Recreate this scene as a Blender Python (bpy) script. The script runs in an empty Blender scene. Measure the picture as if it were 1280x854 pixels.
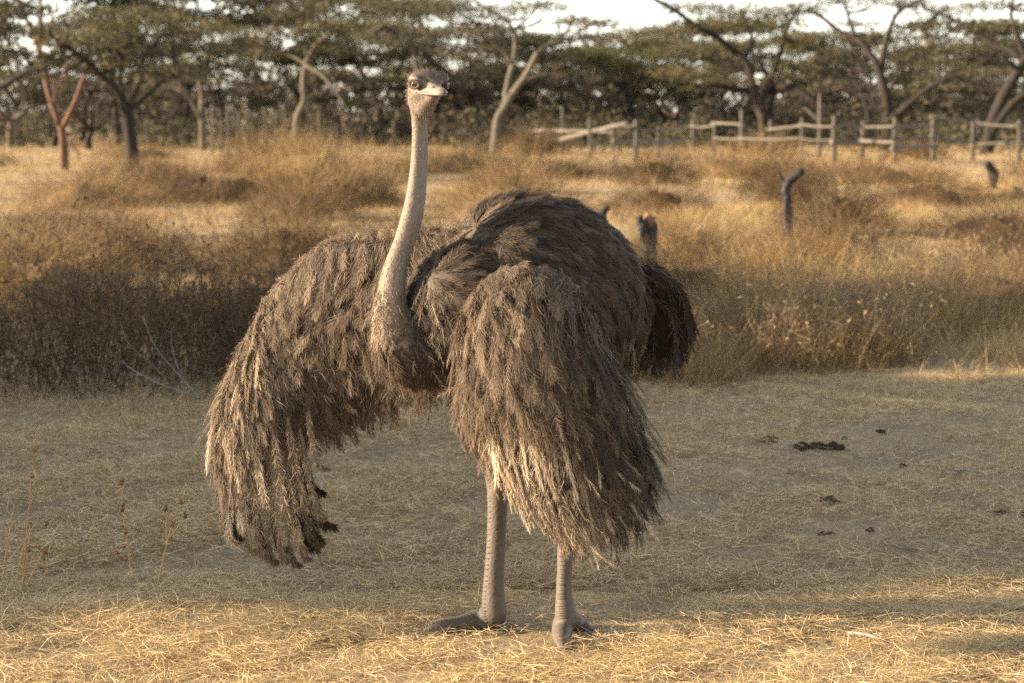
import bpy, math
import numpy as np
from mathutils import Vector

R = math.radians
rng = np.random.default_rng(11)
scene = bpy.context.scene
C = scene.collection

# ------------------------------------------------------------------ camera, sky, sun, exposure
CAM_H, F_PX, PITCH = 1.71, 3022.0, math.atan(290 / 3022.0)
cd = bpy.data.cameras.new('camera'); cam = bpy.data.objects.new('camera', cd); C.objects.link(cam)
cam.location = (0, 0, CAM_H); cam.rotation_euler = (R(90) - PITCH, 0, 0)
cd.sensor_width = 36.0; cd.lens = F_PX / 1280 * 36.0
cd.clip_start = 0.1; cd.clip_end = 4000
cd.dof.use_dof = True; cd.dof.focus_distance = 7.72; cd.dof.aperture_fstop = 5.0
scene.camera = cam

SUN_EL, SUN_AZ = R(17.0), R(4.0)          # elevation; degrees the sun stands to the camera's side of pure left
world = bpy.data.worlds.new('World'); scene.world = world; world.use_nodes = True
wn = world.node_tree.nodes; wl = world.node_tree.links
bg = wn['Background']; sky = wn.new('ShaderNodeTexSky'); sky.sky_type = 'NISHITA'; sky.sun_disc = False
sky.sun_elevation = SUN_EL
sky.air_density = 1.0; sky.dust_density = 0.9; sky.ozone_density = 1.0; sky.altitude = 800
hs = wn.new('ShaderNodeHueSaturation'); hs.inputs['Saturation'].default_value = 0.42    # thin white haze over the whole sky
wl.new(sky.outputs[0], hs.inputs['Color']); wl.new(hs.outputs[0], bg.inputs[0]); bg.inputs[1].default_value = 0.105
sdir = np.array([-math.cos(SUN_AZ) * math.cos(SUN_EL), -math.sin(SUN_AZ) * math.cos(SUN_EL), math.sin(SUN_EL)])  # towards the sun
sky.sun_rotation = math.atan2(sdir[0], sdir[1])
sl = bpy.data.lights.new('sun', 'SUN'); sun = bpy.data.objects.new('sun', sl); C.objects.link(sun)
sl.energy = 5.0; sl.angle = R(0.6); sl.color = (1.0, 0.81, 0.57)
sun.rotation_euler = Vector(sdir).to_track_quat('Z', 'Y').to_euler(); sun.location = (-20, -3, 12)
scene.view_settings.view_transform = 'Standard'; scene.view_settings.look = 'None'
scene.view_settings.use_white_balance = True; scene.view_settings.white_balance_temperature = 6700; scene.view_settings.white_balance_tint = 10
scene.view_settings.exposure = 2.0; scene.view_settings.gamma = 1.0
scene.cycles.use_denoising = False; scene.cycles.sample_clamp_indirect = 4; scene.cycles.max_bounces = 6; scene.cycles.transparent_max_bounces = 4

# acacias standing left of the view: x, y, height, crown radius, label
SHADE = [(-12.6, 9.9, 5.0, 2.7, 'slim acacia left of the clearing closest to the bird'), (-16.8, 9.25, 5.2, 3.0, 'broad acacia left of the clearing nearest the straw'), (-21.5, 9.75, 5.6, 3.3, 'second acacia left of the clearing'), (-19.0, 15.6, 5.4, 3.4, 'acacia left of the clearing beyond the dark bush'), (-13.2, 13.4, 4.6, 2.6, 'low acacia left of the clearing'), (-19.5, 12.6, 5.3, 2.6, 'acacia left of the clearing between two broader ones'), (-13.0, 16.9, 5.0, 2.9, 'acacia left of the clearing level with the grass clumps'), (-24.5, 22.5, 5.4, 3.4, 'acacia off to the left shading the brown weeds'), (-26.5, 29.0, 5.6, 3.6, 'acacia off to the left in the deeper grass'), (-25.5, 36.0, 5.2, 3.4, 'acacia off to the left before the red barked tree')]

# ------------------------------------------------------------------ helpers
FW = np.array([0, math.cos(PITCH), -math.sin(PITCH)]); UP = np.array([0, math.sin(PITCH), math.cos(PITCH)])
CAMP = np.array([0, 0, CAM_H])
def ray(px, py): return FW + np.array([1.0, 0, 0]) * ((px - 640) / F_PX) - UP * ((py - 427) / F_PX)
def P(px, py, Y):                          # the place at distance Y that the photograph shows at a pixel
    d = ray(px, py); return CAMP + d * (Y / d[1])
def sstep(a, b, x): t = np.clip((x - a) / (b - a), 0, 1); return t * t * (3 - 2 * t)
def gz(x, y):                              # ground height
    x = np.asarray(x, float); y = np.asarray(y, float)
    n1 = np.sin(x * 2.1 + 0.4) * np.sin(y * 1.7 + 1.0) + 0.6 * np.sin(x * 4.7 - y * 3.1 + 0.7) + 0.4 * np.sin(x * 9.1 + y * 7.3)
    n2 = np.sin(x * 0.31 + 1.1) * np.sin(y * 0.23 + 0.3) + 0.6 * np.sin(x * 0.13 - y * 0.17 + 2.0)
    calm = sstep(0.9, 2.2, np.hypot(x - 0.1, (y - 7.8) * 1.3))
    return 0.014 * n1 * calm + 0.10 * n2 * sstep(14, 40, y)
def G(px, py):                             # where a pixel's ray meets the (flat) ground
    d = ray(px, py); t = -CAM_H / d[2]; p = CAMP + d * t; return np.array([p[0], p[1], float(gz(p[0], p[1]))])
def unit(v): return v / np.maximum(np.linalg.norm(v, axis=-1, keepdims=True), 1e-9)
def rnd(a, b, n=None): return rng.uniform(a, b, n)

class Bag:                                 # collects triangles; build() links ONE mesh object
    def __init__(self): self.V, self.T, self.a, self.b, self.n = [], [], [], [], 0
    def add(self, V, T, tint=0.5, t=0.0):
        V = np.asarray(V, float).reshape(-1, 3); T = np.asarray(T, np.int64).reshape(-1, 3)
        self.V.append(V); self.T.append(T + self.n); self.n += len(V)
        self.a.append(np.broadcast_to(np.asarray(tint, float), (len(V),))); self.b.append(np.broadcast_to(np.asarray(t, float), (len(V),)))
    def blades(self, Pt, W, S, tint):      # Pt (N,K,3), W (N,K), S (N,K,3): tapered strips ending in a point
        N, K, _ = Pt.shape
        S = np.broadcast_to(S if S.ndim == 3 else S[:, None, :], (N, K, 3)); h = 0.5 * W[..., None] * S
        body = np.stack([Pt[:, :-1] - h[:, :-1], Pt[:, :-1] + h[:, :-1]], 2).reshape(N, 2 * (K - 1), 3)
        V = np.concatenate([body, Pt[:, -1:]], 1); m = 2 * K - 1
        T = []
        for k in range(K - 2): T += [(2 * k, 2 * k + 1, 2 * k + 3), (2 * k, 2 * k + 3, 2 * k + 2)]
        T.append((2 * K - 4, 2 * K - 3, 2 * K - 2)); T = np.array(T)
        TT = (T[None] + (np.arange(N) * m)[:, None, None]).reshape(-1, 3)
        tt = np.concatenate([np.repeat(np.linspace(0, 1, K)[:-1], 2), [1.0]])
        tint = np.asarray(tint, float); tint = np.broadcast_to(tint, (N,))
        self.add(V.reshape(-1, 3), TT, np.repeat(tint, m), np.tile(tt, N))
    def tube(self, pts, rad, sides=7, tint=0.5, cap=True, flat=1.0, wob=0.0):
        pts = np.asarray(pts, float); rad = np.asarray(rad, float); n = len(pts)
        tg = np.gradient(pts, axis=0); tg = unit(tg)
        ref = np.array([0.13, 0.97, 0.2]) if abs(tg[0][1]) < 0.8 else np.array([0.97, 0.1, 0.2])
        u = unit(np.cross(tg, ref)); v = np.cross(tg, u)
        an = np.linspace(0, 2 * np.pi, sides, endpoint=False)
        rr = rad[:, None] * (1 + wob * rng.standard_normal((n, sides)))
        V = pts[:, None] + rr[..., None] * (np.cos(an)[None, :, None] * u[:, None] + flat * np.sin(an)[None, :, None] * v[:, None])
        V = V.reshape(-1, 3); T = []
        for i in range(n - 1):
            for j in range(sides):
                a, b = i * sides + j, i * sides + (j + 1) % sides
                T += [(a, b, b + sides), (a, b + sides, a + sides)]
        if cap:
            V = np.vstack([V, pts[:1], pts[-1:]]); c0, c1 = n * sides, n * sides + 1
            for j in range(sides):
                T += [(c0, (j + 1) % sides, j), (c1, (n - 1) * sides + j, (n - 1) * sides + (j + 1) % sides)]
        self.add(V, T, tint, 0.0)
    def build(self, name, mat, parent=None, smooth=False, loc=None):
        V = np.concatenate(self.V) if self.V else np.zeros((0, 3)); T = np.concatenate(self.T) if self.T else np.zeros((0, 3), int)
        base = np.zeros(3)
        if parent is not None: base = ORG[parent.name]
        if loc is not None: base = np.array(loc)
        o = mesh_obj(name, V - base, T, mat, smooth)
        for nm, arr in (('tint', self.a), ('along', self.b)):
            at = o.data.attributes.new(nm, 'FLOAT', 'POINT'); at.data.foreach_set('value', np.concatenate(arr).astype(np.float32))
        if parent is not None: o.parent = parent
        if loc is not None: o.location = loc
        ORG[o.name] = base
        return o
ORG = {}
def mesh_obj(name, V, T, mat, smooth=False):
    me = bpy.data.meshes.new(name); me.vertices.add(len(V)); me.vertices.foreach_set('co', np.asarray(V, np.float32).ravel())
    me.loops.add(len(T) * 3); me.loops.foreach_set('vertex_index', np.asarray(T, np.int32).ravel())
    me.polygons.add(len(T)); me.polygons.foreach_set('loop_start', np.arange(0, len(T) * 3, 3, dtype=np.int32))
    me.update(calc_edges=True)
    if smooth: me.polygons.foreach_set('use_smooth', np.ones(len(T), bool))
    me.materials.append(mat); o = bpy.data.objects.new(name, me); C.objects.link(o); return o
def tag(o, label=None, cat=None, group=None, kind=None):
    for k, v in (('label', label), ('category', cat), ('group', group), ('kind', kind)):
        if v: o[k] = v
    return o
def thing(name, loc, label, cat, group=None):
    o = bpy.data.objects.new(name, None); C.objects.link(o); o.empty_display_size = 0.2
    o.location = [float(c) for c in loc]; ORG[o.name] = np.array(loc, float)
    return tag(o, label, cat, group)
def spline(pts, n):                        # Catmull-Rom through the rows of pts
    p = np.asarray(pts, float); q = np.vstack([2 * p[0] - p[1], p, 2 * p[-1] - p[-2]]); m = len(p) - 1
    s = np.linspace(0, m, n); i = np.minimum(s.astype(int), m - 1); t = (s - i)[:, None]
    a, b, c, d = q[i], q[i + 1], q[i + 2], q[i + 3]
    return 0.5 * (2 * b + (c - a) * t + (2 * a - 5 * b + 4 * c - d) * t * t + (3 * b - a - 3 * c + d) * t ** 3)

# ------------------------------------------------------------------ materials
def mat_ramp(name, stops, rough=0.8, transl=0.0, noise=(0, 1.0), along=0.0, spec=0.25, bump=0.0, bscale=40):
    m = bpy.data.materials.new(name); m.use_nodes = True; nt = m.node_tree; n = nt.nodes; l = nt.links
    bs = n['Principled BSDF']; bs.inputs['Roughness'].default_value = rough; bs.inputs['Specular IOR Level'].default_value = spec
    at = n.new('ShaderNodeAttribute'); at.attribute_name = 'tint'; fac = at.outputs['Fac']
    if noise[0] > 0:
        tc = n.new('ShaderNodeTexCoord'); nz = n.new('ShaderNodeTexNoise'); nz.inputs['Scale'].default_value = noise[1]; nz.inputs['Detail'].default_value = 4
        l.new(tc.outputs['Object'], nz.inputs['Vector'])
        mm = n.new('ShaderNodeMath'); mm.operation = 'MULTIPLY_ADD'; mm.inputs[1].default_value = noise[0] * 2; l.new(nz.outputs['Fac'], mm.inputs[0])
        ms = n.new('ShaderNodeMath'); ms.operation = 'SUBTRACT'; ms.inputs[1].default_value = noise[0]; l.new(fac, ms.inputs[0]); l.new(ms.outputs[0], mm.inputs[2]); fac = mm.outputs[0]
    if along:
        a2 = n.new('ShaderNodeAttribute'); a2.attribute_name = 'along'
        mm = n.new('ShaderNodeMath'); mm.operation = 'MULTIPLY_ADD'; mm.inputs[1].default_value = along; l.new(a2.outputs['Fac'], mm.inputs[0]); l.new(fac, mm.inputs[2]); fac = mm.outputs[0]
    rp = n.new('ShaderNodeValToRGB'); el = rp.color_ramp.elements
    while len(el) < len(stops): el.new(0.5)
    for e, (p, c) in zip(el, stops): e.position = p; e.color = (*c, 1)
    l.new(fac, rp.inputs[0]); l.new(rp.outputs[0], bs.inputs['Base Color'])
    if bump:
        tc = n.new('ShaderNodeTexCoord'); nz = n.new('ShaderNodeTexNoise'); nz.inputs['Scale'].default_value = bscale; nz.inputs['Detail'].default_value = 5
        bp = n.new('ShaderNodeBump'); bp.inputs['Strength'].default_value = bump; bp.inputs['Distance'].default_value = 0.02
        l.new(tc.outputs['Object'], nz.inputs['Vector']); l.new(nz.outputs['Fac'], bp.inputs['Height']); l.new(bp.outputs[0], bs.inputs['Normal'])
    if transl:
        tr = n.new('ShaderNodeBsdfTranslucent'); l.new(rp.outputs[0], tr.inputs[0]); mx = n.new('ShaderNodeMixShader'); mx.inputs[0].default_value = transl
        l.new(bs.outputs[0], mx.inputs[1]); l.new(tr.outputs[0], mx.inputs[2]); l.new(mx.outputs[0], n['Material Output'].inputs[0])
    return m
M = {}
M['straw'] = mat_ramp('dry_straw', [(0.0, (.16, .10, .045)), (.3, (.34, .235, .10)), (.65, (.52, .372, .185)), (1.0, (.70, .56, .33))], .55, .25, spec=.45)
M['field'] = mat_ramp('field_grass', [(0.0, (.055, .034, .019)), (.3, (.16, .10, .048)), (.6, (.32, .21, .092)), (1.0, (.50, .37, .185))], .7, .3, noise=(.16, .30))
M['weed'] = mat_ramp('brown_weed', [(0.0, (.026, .017, .011)), (.45, (.066, .041, .024)), (.8, (.14, .09, .05)), (1.0, (.24, .17, .10))], .85, .2)
M['bush'] = mat_ramp('tan_bush', [(0.0, (.06, .042, .027)), (.45, (.15, .105, .062)), (.8, (.27, .19, .11)), (1.0, (.38, .29, .17))], .85, .25)
M['twig'] = mat_ramp('bleached_twig', [(0.0, (.09, .08, .068)), (1.0, (.22, .20, .175))], .8, bump=.4)
M['bark_dark'] = mat_ramp('dark_bark', [(0.0, (.012, .010, .008)), (.5, (.028, .022, .017)), (1.0, (.075, .06, .045))], .95, noise=(.35, 3.0), bump=.7, bscale=14)
M['bark_pale'] = mat_ramp('pale_bark', [(0.0, (.045, .04, .032)), (.5, (.10, .085, .065)), (1.0, (.17, .145, .105))], .95, noise=(.35, 3.0), bump=.6, bscale=14)
M['bark_red'] = mat_ramp('red_bark', [(0.0, (.035, .022, .016)), (.5, (.10, .054, .033)), (1.0, (.18, .10, .058))], .8, noise=(.4, 4.0), bump=.5, bscale=14)
M['leaf'] = mat_ramp('acacia_leaf', [(0.0, (.030, .027, .016)), (.4, (.062, .055, .029)), (.75, (.110, .094, .046)), (1.0, (.175, .142, .07))], .75, .3, noise=(.12, .6))
M['leaf_green'] = mat_ramp('green_leaf', [(0.0, (.036, .037, .016)), (.5, (.082, .082, .031)), (1.0, (.15, .14, .052))], .7, .35, noise=(.12, .6))
M['thicket'] = mat_ramp('thicket', [(0.0, (.028, .023, .018)), (.4, (.062, .049, .036)), (.7, (.10, .08, .05)), (1.0, (.10, .10, .046))], .9, .2, noise=(.25, .12))
M['wood'] = mat_ramp('weathered_wood', [(0.0, (.04, .036, .03)), (.5, (.088, .076, .062)), (1.0, (.175, .15, .122))], .9, noise=(.3, 6.0), bump=.6, bscale=25)
M['char'] = mat_ramp('charred_wood', [(0.0, (.012, .011, .013)), (.6, (.035, .03, .03)), (1.0, (.09, .075, .06))], .9, noise=(.3, 9.0), bump=.8, bscale=30)
M['cut'] = mat_ramp('cut_wood', [(0.0, (.07, .038, .02)), (.5, (.17, .092, .045)), (1.0, (.25, .145, .07))], .85, noise=(.3, 14.0), bump=.4)
M['dung'] = mat_ramp('dung', [(0.0, (.022, .017, .012)), (1.0, (.08, .06, .045))], .95, noise=(.3, 30), bump=1.0, bscale=60)
M['seed'] = mat_ramp('seed_head', [(0.0, (.12, .06, .025)), (1.0, (.30, .16, .07))], .8)
M['reed'] = mat_ramp('weed_stem', [(0.0, (.16, .085, .04)), (1.0, (.42, .26, .12))], .7, .1)

def ground_material():
    m = bpy.data.materials.new('dry_ground'); m.use_nodes = True; nt = m.node_tree; n = nt.nodes; l = nt.links
    bs = n['Principled BSDF']; bs.inputs['Roughness'].default_value = .95; bs.inputs['Specular IOR Level'].default_value = .15
    tc = n.new('ShaderNodeTexCoord')
    def nz(scale, det, rough=.55):
        x = n.new('ShaderNodeTexNoise'); x.inputs['Scale'].default_value = scale; x.inputs['Detail'].default_value = det; x.inputs['Roughness'].default_value = rough
        l.new(tc.outputs['Object'], x.inputs['Vector']); return x.outputs['Fac']
    def ramp(f, stops):
        r = n.new('ShaderNodeValToRGB'); e = r.color_ramp.elements
        while len(e) < len(stops): e.new(.5)
        for a, (p, c) in zip(e, stops): a.position = p; a.color = (*c, 1)
        l.new(f, r.inputs[0]); return r.outputs[0]
    big = ramp(nz(.9, 5), [(.32, (.22, .172, .112)), (.5, (.33, .25, .148)), (.68, (.40, .30, .16))])
    fine = ramp(nz(45, 7, .75), [(.3, (.12, .09, .06)), (.5, (.31, .235, .14)), (.72, (.48, .37, .21))])
    mx = n.new('ShaderNodeMix'); mx.data_type = 'RGBA'; mx.inputs[0].default_value = .6
    l.new(big, mx.inputs[6]); l.new(fine, mx.inputs[7]); l.new(mx.outputs[2], bs.inputs['Base Color'])
    bp = n.new('ShaderNodeBump'); bp.inputs['Strength'].default_value = .9; bp.inputs['Distance'].default_value = .03
    l.new(nz(70, 8, .7), bp.inputs['Height']); l.new(bp.outputs[0], bs.inputs['Normal'])
    return m
M['ground'] = ground_material()

# ------------------------------------------------------------------ ground
def axis(core, step, grow, end_lo, end_hi):
    lo, hi = core; c = list(np.arange(lo, hi + 1e-6, step)); s = step; x = hi; up = []
    while x < end_hi: s *= grow; x += s; up.append(x)
    s = step; x = lo; dn = []
    while x > end_lo: s *= grow; x -= s; dn.append(x)
    return np.array(dn[::-1] + c + up)
xs = axis((-3.4, 3.4), .07, 1.13, -1800, 1800); ys = axis((6.0, 15.0), .07, 1.11, -300, 3200)
X, Yg = np.meshgrid(xs, ys); Z = gz(X, Yg)
near = sstep(6, 3.5, np.abs(X)) * sstep(20, 15, Yg) * sstep(4, 6, Yg)
Z = Z + near * 0.006 * rng.standard_normal(Z.shape)
V = np.stack([X, Yg, Z], -1).reshape(-1, 3); ny, nx = X.shape
i = (np.arange(ny - 1)[:, None] * nx + np.arange(nx - 1)[None]).ravel()
T = np.concatenate([np.stack([i, i + 1, i + nx + 1], 1), np.stack([i, i + nx + 1, i + nx], 1)])
tag(mesh_obj('ground', V, T, M['ground'], True), kind='structure')

# ------------------------------------------------------------------ grass
rng = np.random.default_rng(21)
def bent(bag, x, y, h, lean_dir, lean, wid, tint, K=3, z0=None, curl=0.35):
    n = len(x); z = gz(x, y) - 0.01 if z0 is None else z0
    s = np.linspace(0, 1, K)[None]; d = np.stack([np.cos(lean_dir), np.sin(lean_dir), 0 * lean_dir], -1)
    up = np.array([0, 0, 1.0]); ang = lean[:, None] + (s * curl) * (0.6 + 0.8 * rng.random((n, 1)))
    seg = h[:, None] / (K - 1)
    hz = np.cumsum(np.concatenate([np.zeros((n, 1)), seg * np.sin(ang[:, 1:])], 1), 1); vz = np.cumsum(np.concatenate([np.zeros((n, 1)), seg * np.cos(ang[:, 1:])], 1), 1)
    Pt = np.stack([x, y, z], -1)[:, None] + hz[..., None] * d[:, None] + vz[..., None] * up
    fa = rnd(0, 2 * np.pi, n); side = np.stack([np.cos(fa), np.sin(fa), rnd(-.4, .4, n)], -1)
    side = unit(side - (side * d).sum(-1, keepdims=True) * d * np.abs(np.sin(lean))[:, None])
    W = wid[:, None] * np.linspace(1, .45, K)[None]
    bag.blades(Pt, W, side, tint)
def litter(bag, x, y, L, wid, tint, lift=.03, K=3, curv=.5):     # straw lying about
    n = len(x); a = rnd(0, 2 * np.pi, n); el = np.abs(rng.normal(0, .28, n)); c = rnd(-curv, curv, n)
    s = np.linspace(0, 1, K); Pt = np.zeros((n, K, 3)); p = np.stack([x, y, gz(x, y) + rnd(0, lift, n)], -1); Pt[:, 0] = p
    for k in range(1, K):
        aa = a + c * k; ee = el - .35 * k * el
        p = p + (L / (K - 1))[:, None] * np.stack([np.cos(aa) * np.cos(ee), np.sin(aa) * np.cos(ee), np.sin(ee)], -1); Pt[:, k] = p
    side = np.stack([-np.sin(a), np.cos(a), rnd(-.8, .8, n)], -1)
    bag.blades(Pt, wid[:, None] * np.linspace(1, .5, K)[None], unit(side), tint)
def tussock(bag, cx, cy, rad, h, n, wid, tmean, K=4, spread=.55, tsd=.16, z=None):
    r = rad * np.sqrt(rng.random(n)); a = rnd(0, 2 * np.pi, n); x = cx + r * np.cos(a); y = cy + r * np.sin(a)
    hh = h * rnd(.45, 1.08, n) * (1 - .35 * (r / rad) ** 2)
    ld = a + rng.normal(0, 1.3, n); lean = np.abs(rng.normal(.05, .12, n)) + spread * (r / rad) * rnd(.2, 1, n)
    bent(bag, x, y, hh, ld, lean, wid * rnd(.6, 1.3, n), np.clip(rng.normal(tmean, tsd, n), 0, 1), K, curl=.55)
def mound(bag, cx, cy, rad, h, n, wid, tmean, K=2, tsd=.14):     # a rounded bush of grass: blades leave a dome all over
    r = rad * np.sqrt(rng.random(n)); a = rnd(0, 2 * np.pi, n); x = cx + r * np.cos(a); y = cy + r * np.sin(a); q = r / rad
    z = gz(x, y) + h * .60 * np.sqrt(np.clip(1 - q * q, 0, 1)) * rnd(.35, 1.0, n) * (1 + .25 * np.sin(a * 3 + cx)) - .02
    bent(bag, x, y, h * rnd(.25, .68, n), a + rng.normal(0, .9, n), np.abs(rng.normal(.15, .3, n)) + .9 * q * rnd(.3, 1, n), wid * rnd(.6, 1.4, n), np.clip(rng.normal(tmean, tsd, n), 0, 1), K, z0=z, curl=.6)
def core(bag, cx, cy, rad, h, tint, n=7, m=12):                # the matted heart of a mound
    th = np.linspace(0, np.pi / 2, n); ph = np.linspace(0, 2 * np.pi, m, endpoint=False); A, B = np.meshgrid(th, ph, indexing='ij')
    k = 1 + .16 * np.sin(3 * B + cx * 5) * np.sin(A * 2) + .10 * rng.standard_normal(A.shape)
    x = cx + rad * k * np.sin(A) * np.cos(B); y = cy + rad * k * np.sin(A) * np.sin(B); V = np.stack([x, y, gz(x, y) - .05 + h * k * np.cos(A)], -1); T = []
    for i in range(n - 1):
        for j in range(m): a, d = i * m + j, i * m + (j + 1) % m; T += [(a, a + m, d + m), (a, d + m, d)]
    bag.add(V.reshape(-1, 3), T, tint)
def noise2(x, y, f, seed=0.0):
    return (np.sin(x * f * 1.3 + seed) * np.cos(y * f * 1.1 - seed * 2) + np.sin(x * f * 2.3 - y * f * 1.9 + seed * 3) * .6 + np.sin(x * f * 4.1 + y * f * 3.7 - seed) * .35) / 1.95
# straw over the trampled clearing: dense in the foreground strip, thin where the grass was grazed off
bag = Bag()
n = 260000; y = rnd(6.3, 8.75, n); x = rnd(-1, 1, n) * (.235 * y + .35)
keep = rng.random(n) < np.clip(.50 + .75 * noise2(x, y, 2.0, 1.0) + .45 * noise2(x, y, 6.0, 3.0), .07, 1) * np.where(y > 8.3 + .25 * noise2(x, y, 1.3, 2), .45, 1); x, y = x[keep], y[keep]; n = len(x)
m = n // 4; litter(bag, x[:m], y[:m], rnd(.04, .12, m), rnd(.0013, .0028, m), np.clip(rng.normal(.66, .22, m), 0, 1), .040, 3)
litter(bag, x[m:], y[m:], rnd(.025, .10, n - m), rnd(.0012, .0034, n - m), np.clip(rng.normal(.62, .24, n - m), 0, 1), .034, 2)
n = 24000; y = rnd(6.3, 8.7, n); x = rnd(-1, 1, n) * (.235 * y + .35)
keep = rng.random(n) < np.clip(.30 + .8 * noise2(x, y, 2.6, 4.0) + .35 * (x < -1.0), .03, 1); x, y = x[keep], y[keep]; n = len(x)
bent(bag, x, y, rnd(.03, .11, n) * (1 + .5 * (x < -1.1)), rnd(0, 6.28, n), np.abs(rng.normal(.75, .35, n)), rnd(.0014, .0034, n), np.clip(rng.normal(.66, .2, n), 0, 1), 3, curl=.8)
for _ in range(420):                      # small tufts standing in the straw
    yt = rnd(6.5, 8.7); xt = rnd(-1, 1) * (.235 * yt + .2)
    if rng.random() > .45 + .8 * noise2(xt, yt, 1.7, 4.0) + (.5 if xt < -1.1 else 0): continue
    tussock(bag, xt, yt, rnd(.03, .09), rnd(.05, .12), 34, .0024, rnd(.55, .8), 3, 1.0, .15)
tag(bag.build('straw_litter', M['straw']), 'trampled golden straw lying over the foreground clearing', 'straw', kind='stuff')
bag = Bag()
n = 340000; y = 8.5 * (15.5 / 8.5) ** rng.random(n); x = rnd(-1, 1, n) * (.235 * y + .35)
keep = rng.random(n) < np.clip(.48 + .75 * noise2(x, y, 1.5, 7.0) + .45 * noise2(x, y, 5.0, 2.0), .07, 1) * (1 - .45 * sstep(.4, 1.6, x) * sstep(12.5, 11, y)); x, y = x[keep], y[keep]; n = len(x)
litter(bag, x, y, rnd(.03, .12, n), rnd(.0018, .0048, n), np.clip(rng.normal(.52, .26, n), 0, 1), .03, 2)
n = 26000; y = 8.6 * (16.0 / 8.6) ** rng.random(n); x = rnd(-1, 1, n) * (.235 * y + .35)
keep = rng.random(n) < np.clip(.35 + .9 * noise2(x, y, 1.9, 9.0) + .3 * (x < 0.2), .05, 1) * (1 - .6 * sstep(.6, 1.6, x)); x, y = x[keep], y[keep]; n = len(x)
bent(bag, x, y, rnd(.03, .13, n), rnd(0, 6.28, n), np.abs(rng.normal(.8, .35, n)), rnd(.002, .004, n), np.clip(rng.normal(.42, .2, n), 0, 1), 3, curl=.8)
for (n, xa, xb, ya, yb, hm) in ((9000, -4.4, -.2, 13.5, 14.7, .22), (6000, .7, 4.5, 14.3, 15.9, .20), (3500, -1.2, 1.2, 13.8, 15.4, .24)):
    x = rnd(xa, xb, n); y = rnd(ya, yb, n); k = rng.random(n) < np.clip(.5 + .9 * noise2(x, y, 2.7, 6.0), .08, 1); x, y = x[k], y[k]; n = len(x)
    bent(bag, x, y, rnd(.05, hm, n), rnd(0, 6.28, n), np.abs(rng.normal(.6, .4, n)), rnd(.002, .0042, n), np.clip(rng.normal(.42, .2, n), 0, 1), 3, curl=.9)
tag(bag.build('short_grass', M['straw']), 'short grazed dry grass between the ostrich and the bushes', 'grass', kind='stuff')

# tall grass field behind the clearing
bag = Bag()
def open_patch(x, y):                      # short pale ground between the tussocks
    u = x / y; p = np.zeros_like(x)
    p = np.maximum(p, sstep(1, .6, np.hypot((u - .06) / .062, (y - 46) / 9.0)))
    p = np.maximum(p, sstep(1, .6, np.hypot((u + .125) / .035, (y - 34) / 4.0)))
    p = np.maximum(p, sstep(1, .6, np.hypot((u + .025) / .03, (y - 36) / 6.0)))
    return p
for (d0, d1, dens, nb, wid, K) in ((15.2, 24, 4.4, 108, .0042, 3), (24, 42, 2.3, 60, .0085, 3), (42, 75, 1.0, 56, .016, 2), (75, 150, .38, 46, .029, 2)):
    area = .29 * (d1 * d1 - d0 * d0); N = int(area * dens)
    yy = np.sqrt(rnd(d0 * d0, d1 * d1, N)); xx = rnd(-.29, .29, N) * yy
    for cx, cy in zip(xx, yy):
        op = float(open_patch(np.array([cx]), np.array([cy]))[0]); nn = float(noise2(np.array(cx), np.array(cy), .22, 3.0)); lo = float(noise2(np.array(cx), np.array(cy), .5, 8.0))
        edge = 15.6 + 1.2 * math.sin(cx * 1.3) + (1.8 if .8 < cx < 6 else 0)
        if cy < edge: continue
        if op > .5:
            h = rnd(.08, .2)
        else:
            mo = float(sstep(-.25, .55, noise2(np.array(cx), np.array(cy * .8), .95, 5.0))); h = np.clip(.12 + .24 * mo + .08 * nn + .04 * lo + rng.normal(0, .06) + (.22 if cy < 19 else 0), .07, .9)
        tint = (.72 - .20 * mo if op <= .5 else .76) + .08 * (cx / cy > -.02) + .14 * nn + .10 * lo + rng.normal(0, .11) + .06 * (cy > 48) - .06
        tussock(bag, cx, cy, rnd(.28, .62) * (1 + cy / 120), h, int(nb * rnd(.7, 1.3)), wid, tint, K)
    # thin ground cover between tussocks
    N = int(area * dens * 20); yy = np.sqrt(rnd(d0 * d0, d1 * d1, N)); xx = rnd(-.29, .29, N) * yy; k = yy > 15.0; xx, yy = xx[k], yy[k]; N = len(xx)
    bent(bag, xx, yy, rnd(.05, .32, N) * (1 - .6 * open_patch(xx, yy)), rnd(0, 6.28, N), np.abs(rng.normal(.5, .4, N)), wid * rnd(.8, 1.7, N), np.clip(rng.normal(.60, .16, N), 0, 1), 2)
for (d0, d1, dens, nb, wid) in ((15.2, 24, 2.0, 70, .006), (24, 45, .9, 46, .011), (45, 80, .4, 36, .02), (80, 150, .16, 30, .035)):   # thinner growth to either side of the view
    N = int(.18 * (d1 * d1 - d0 * d0) * dens); yy = np.sqrt(rnd(d0 * d0, d1 * d1, N)); xx = rnd(.29, .47, N) * np.where(rng.random(N) < .5, -1, 1) * yy
    for cx, cy in zip(xx, yy): tussock(bag, cx, cy, rnd(.35, .9) * (1 + cy / 110), rnd(.2, .75), nb, wid, rnd(.35, .7), 2)
MS = []
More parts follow.
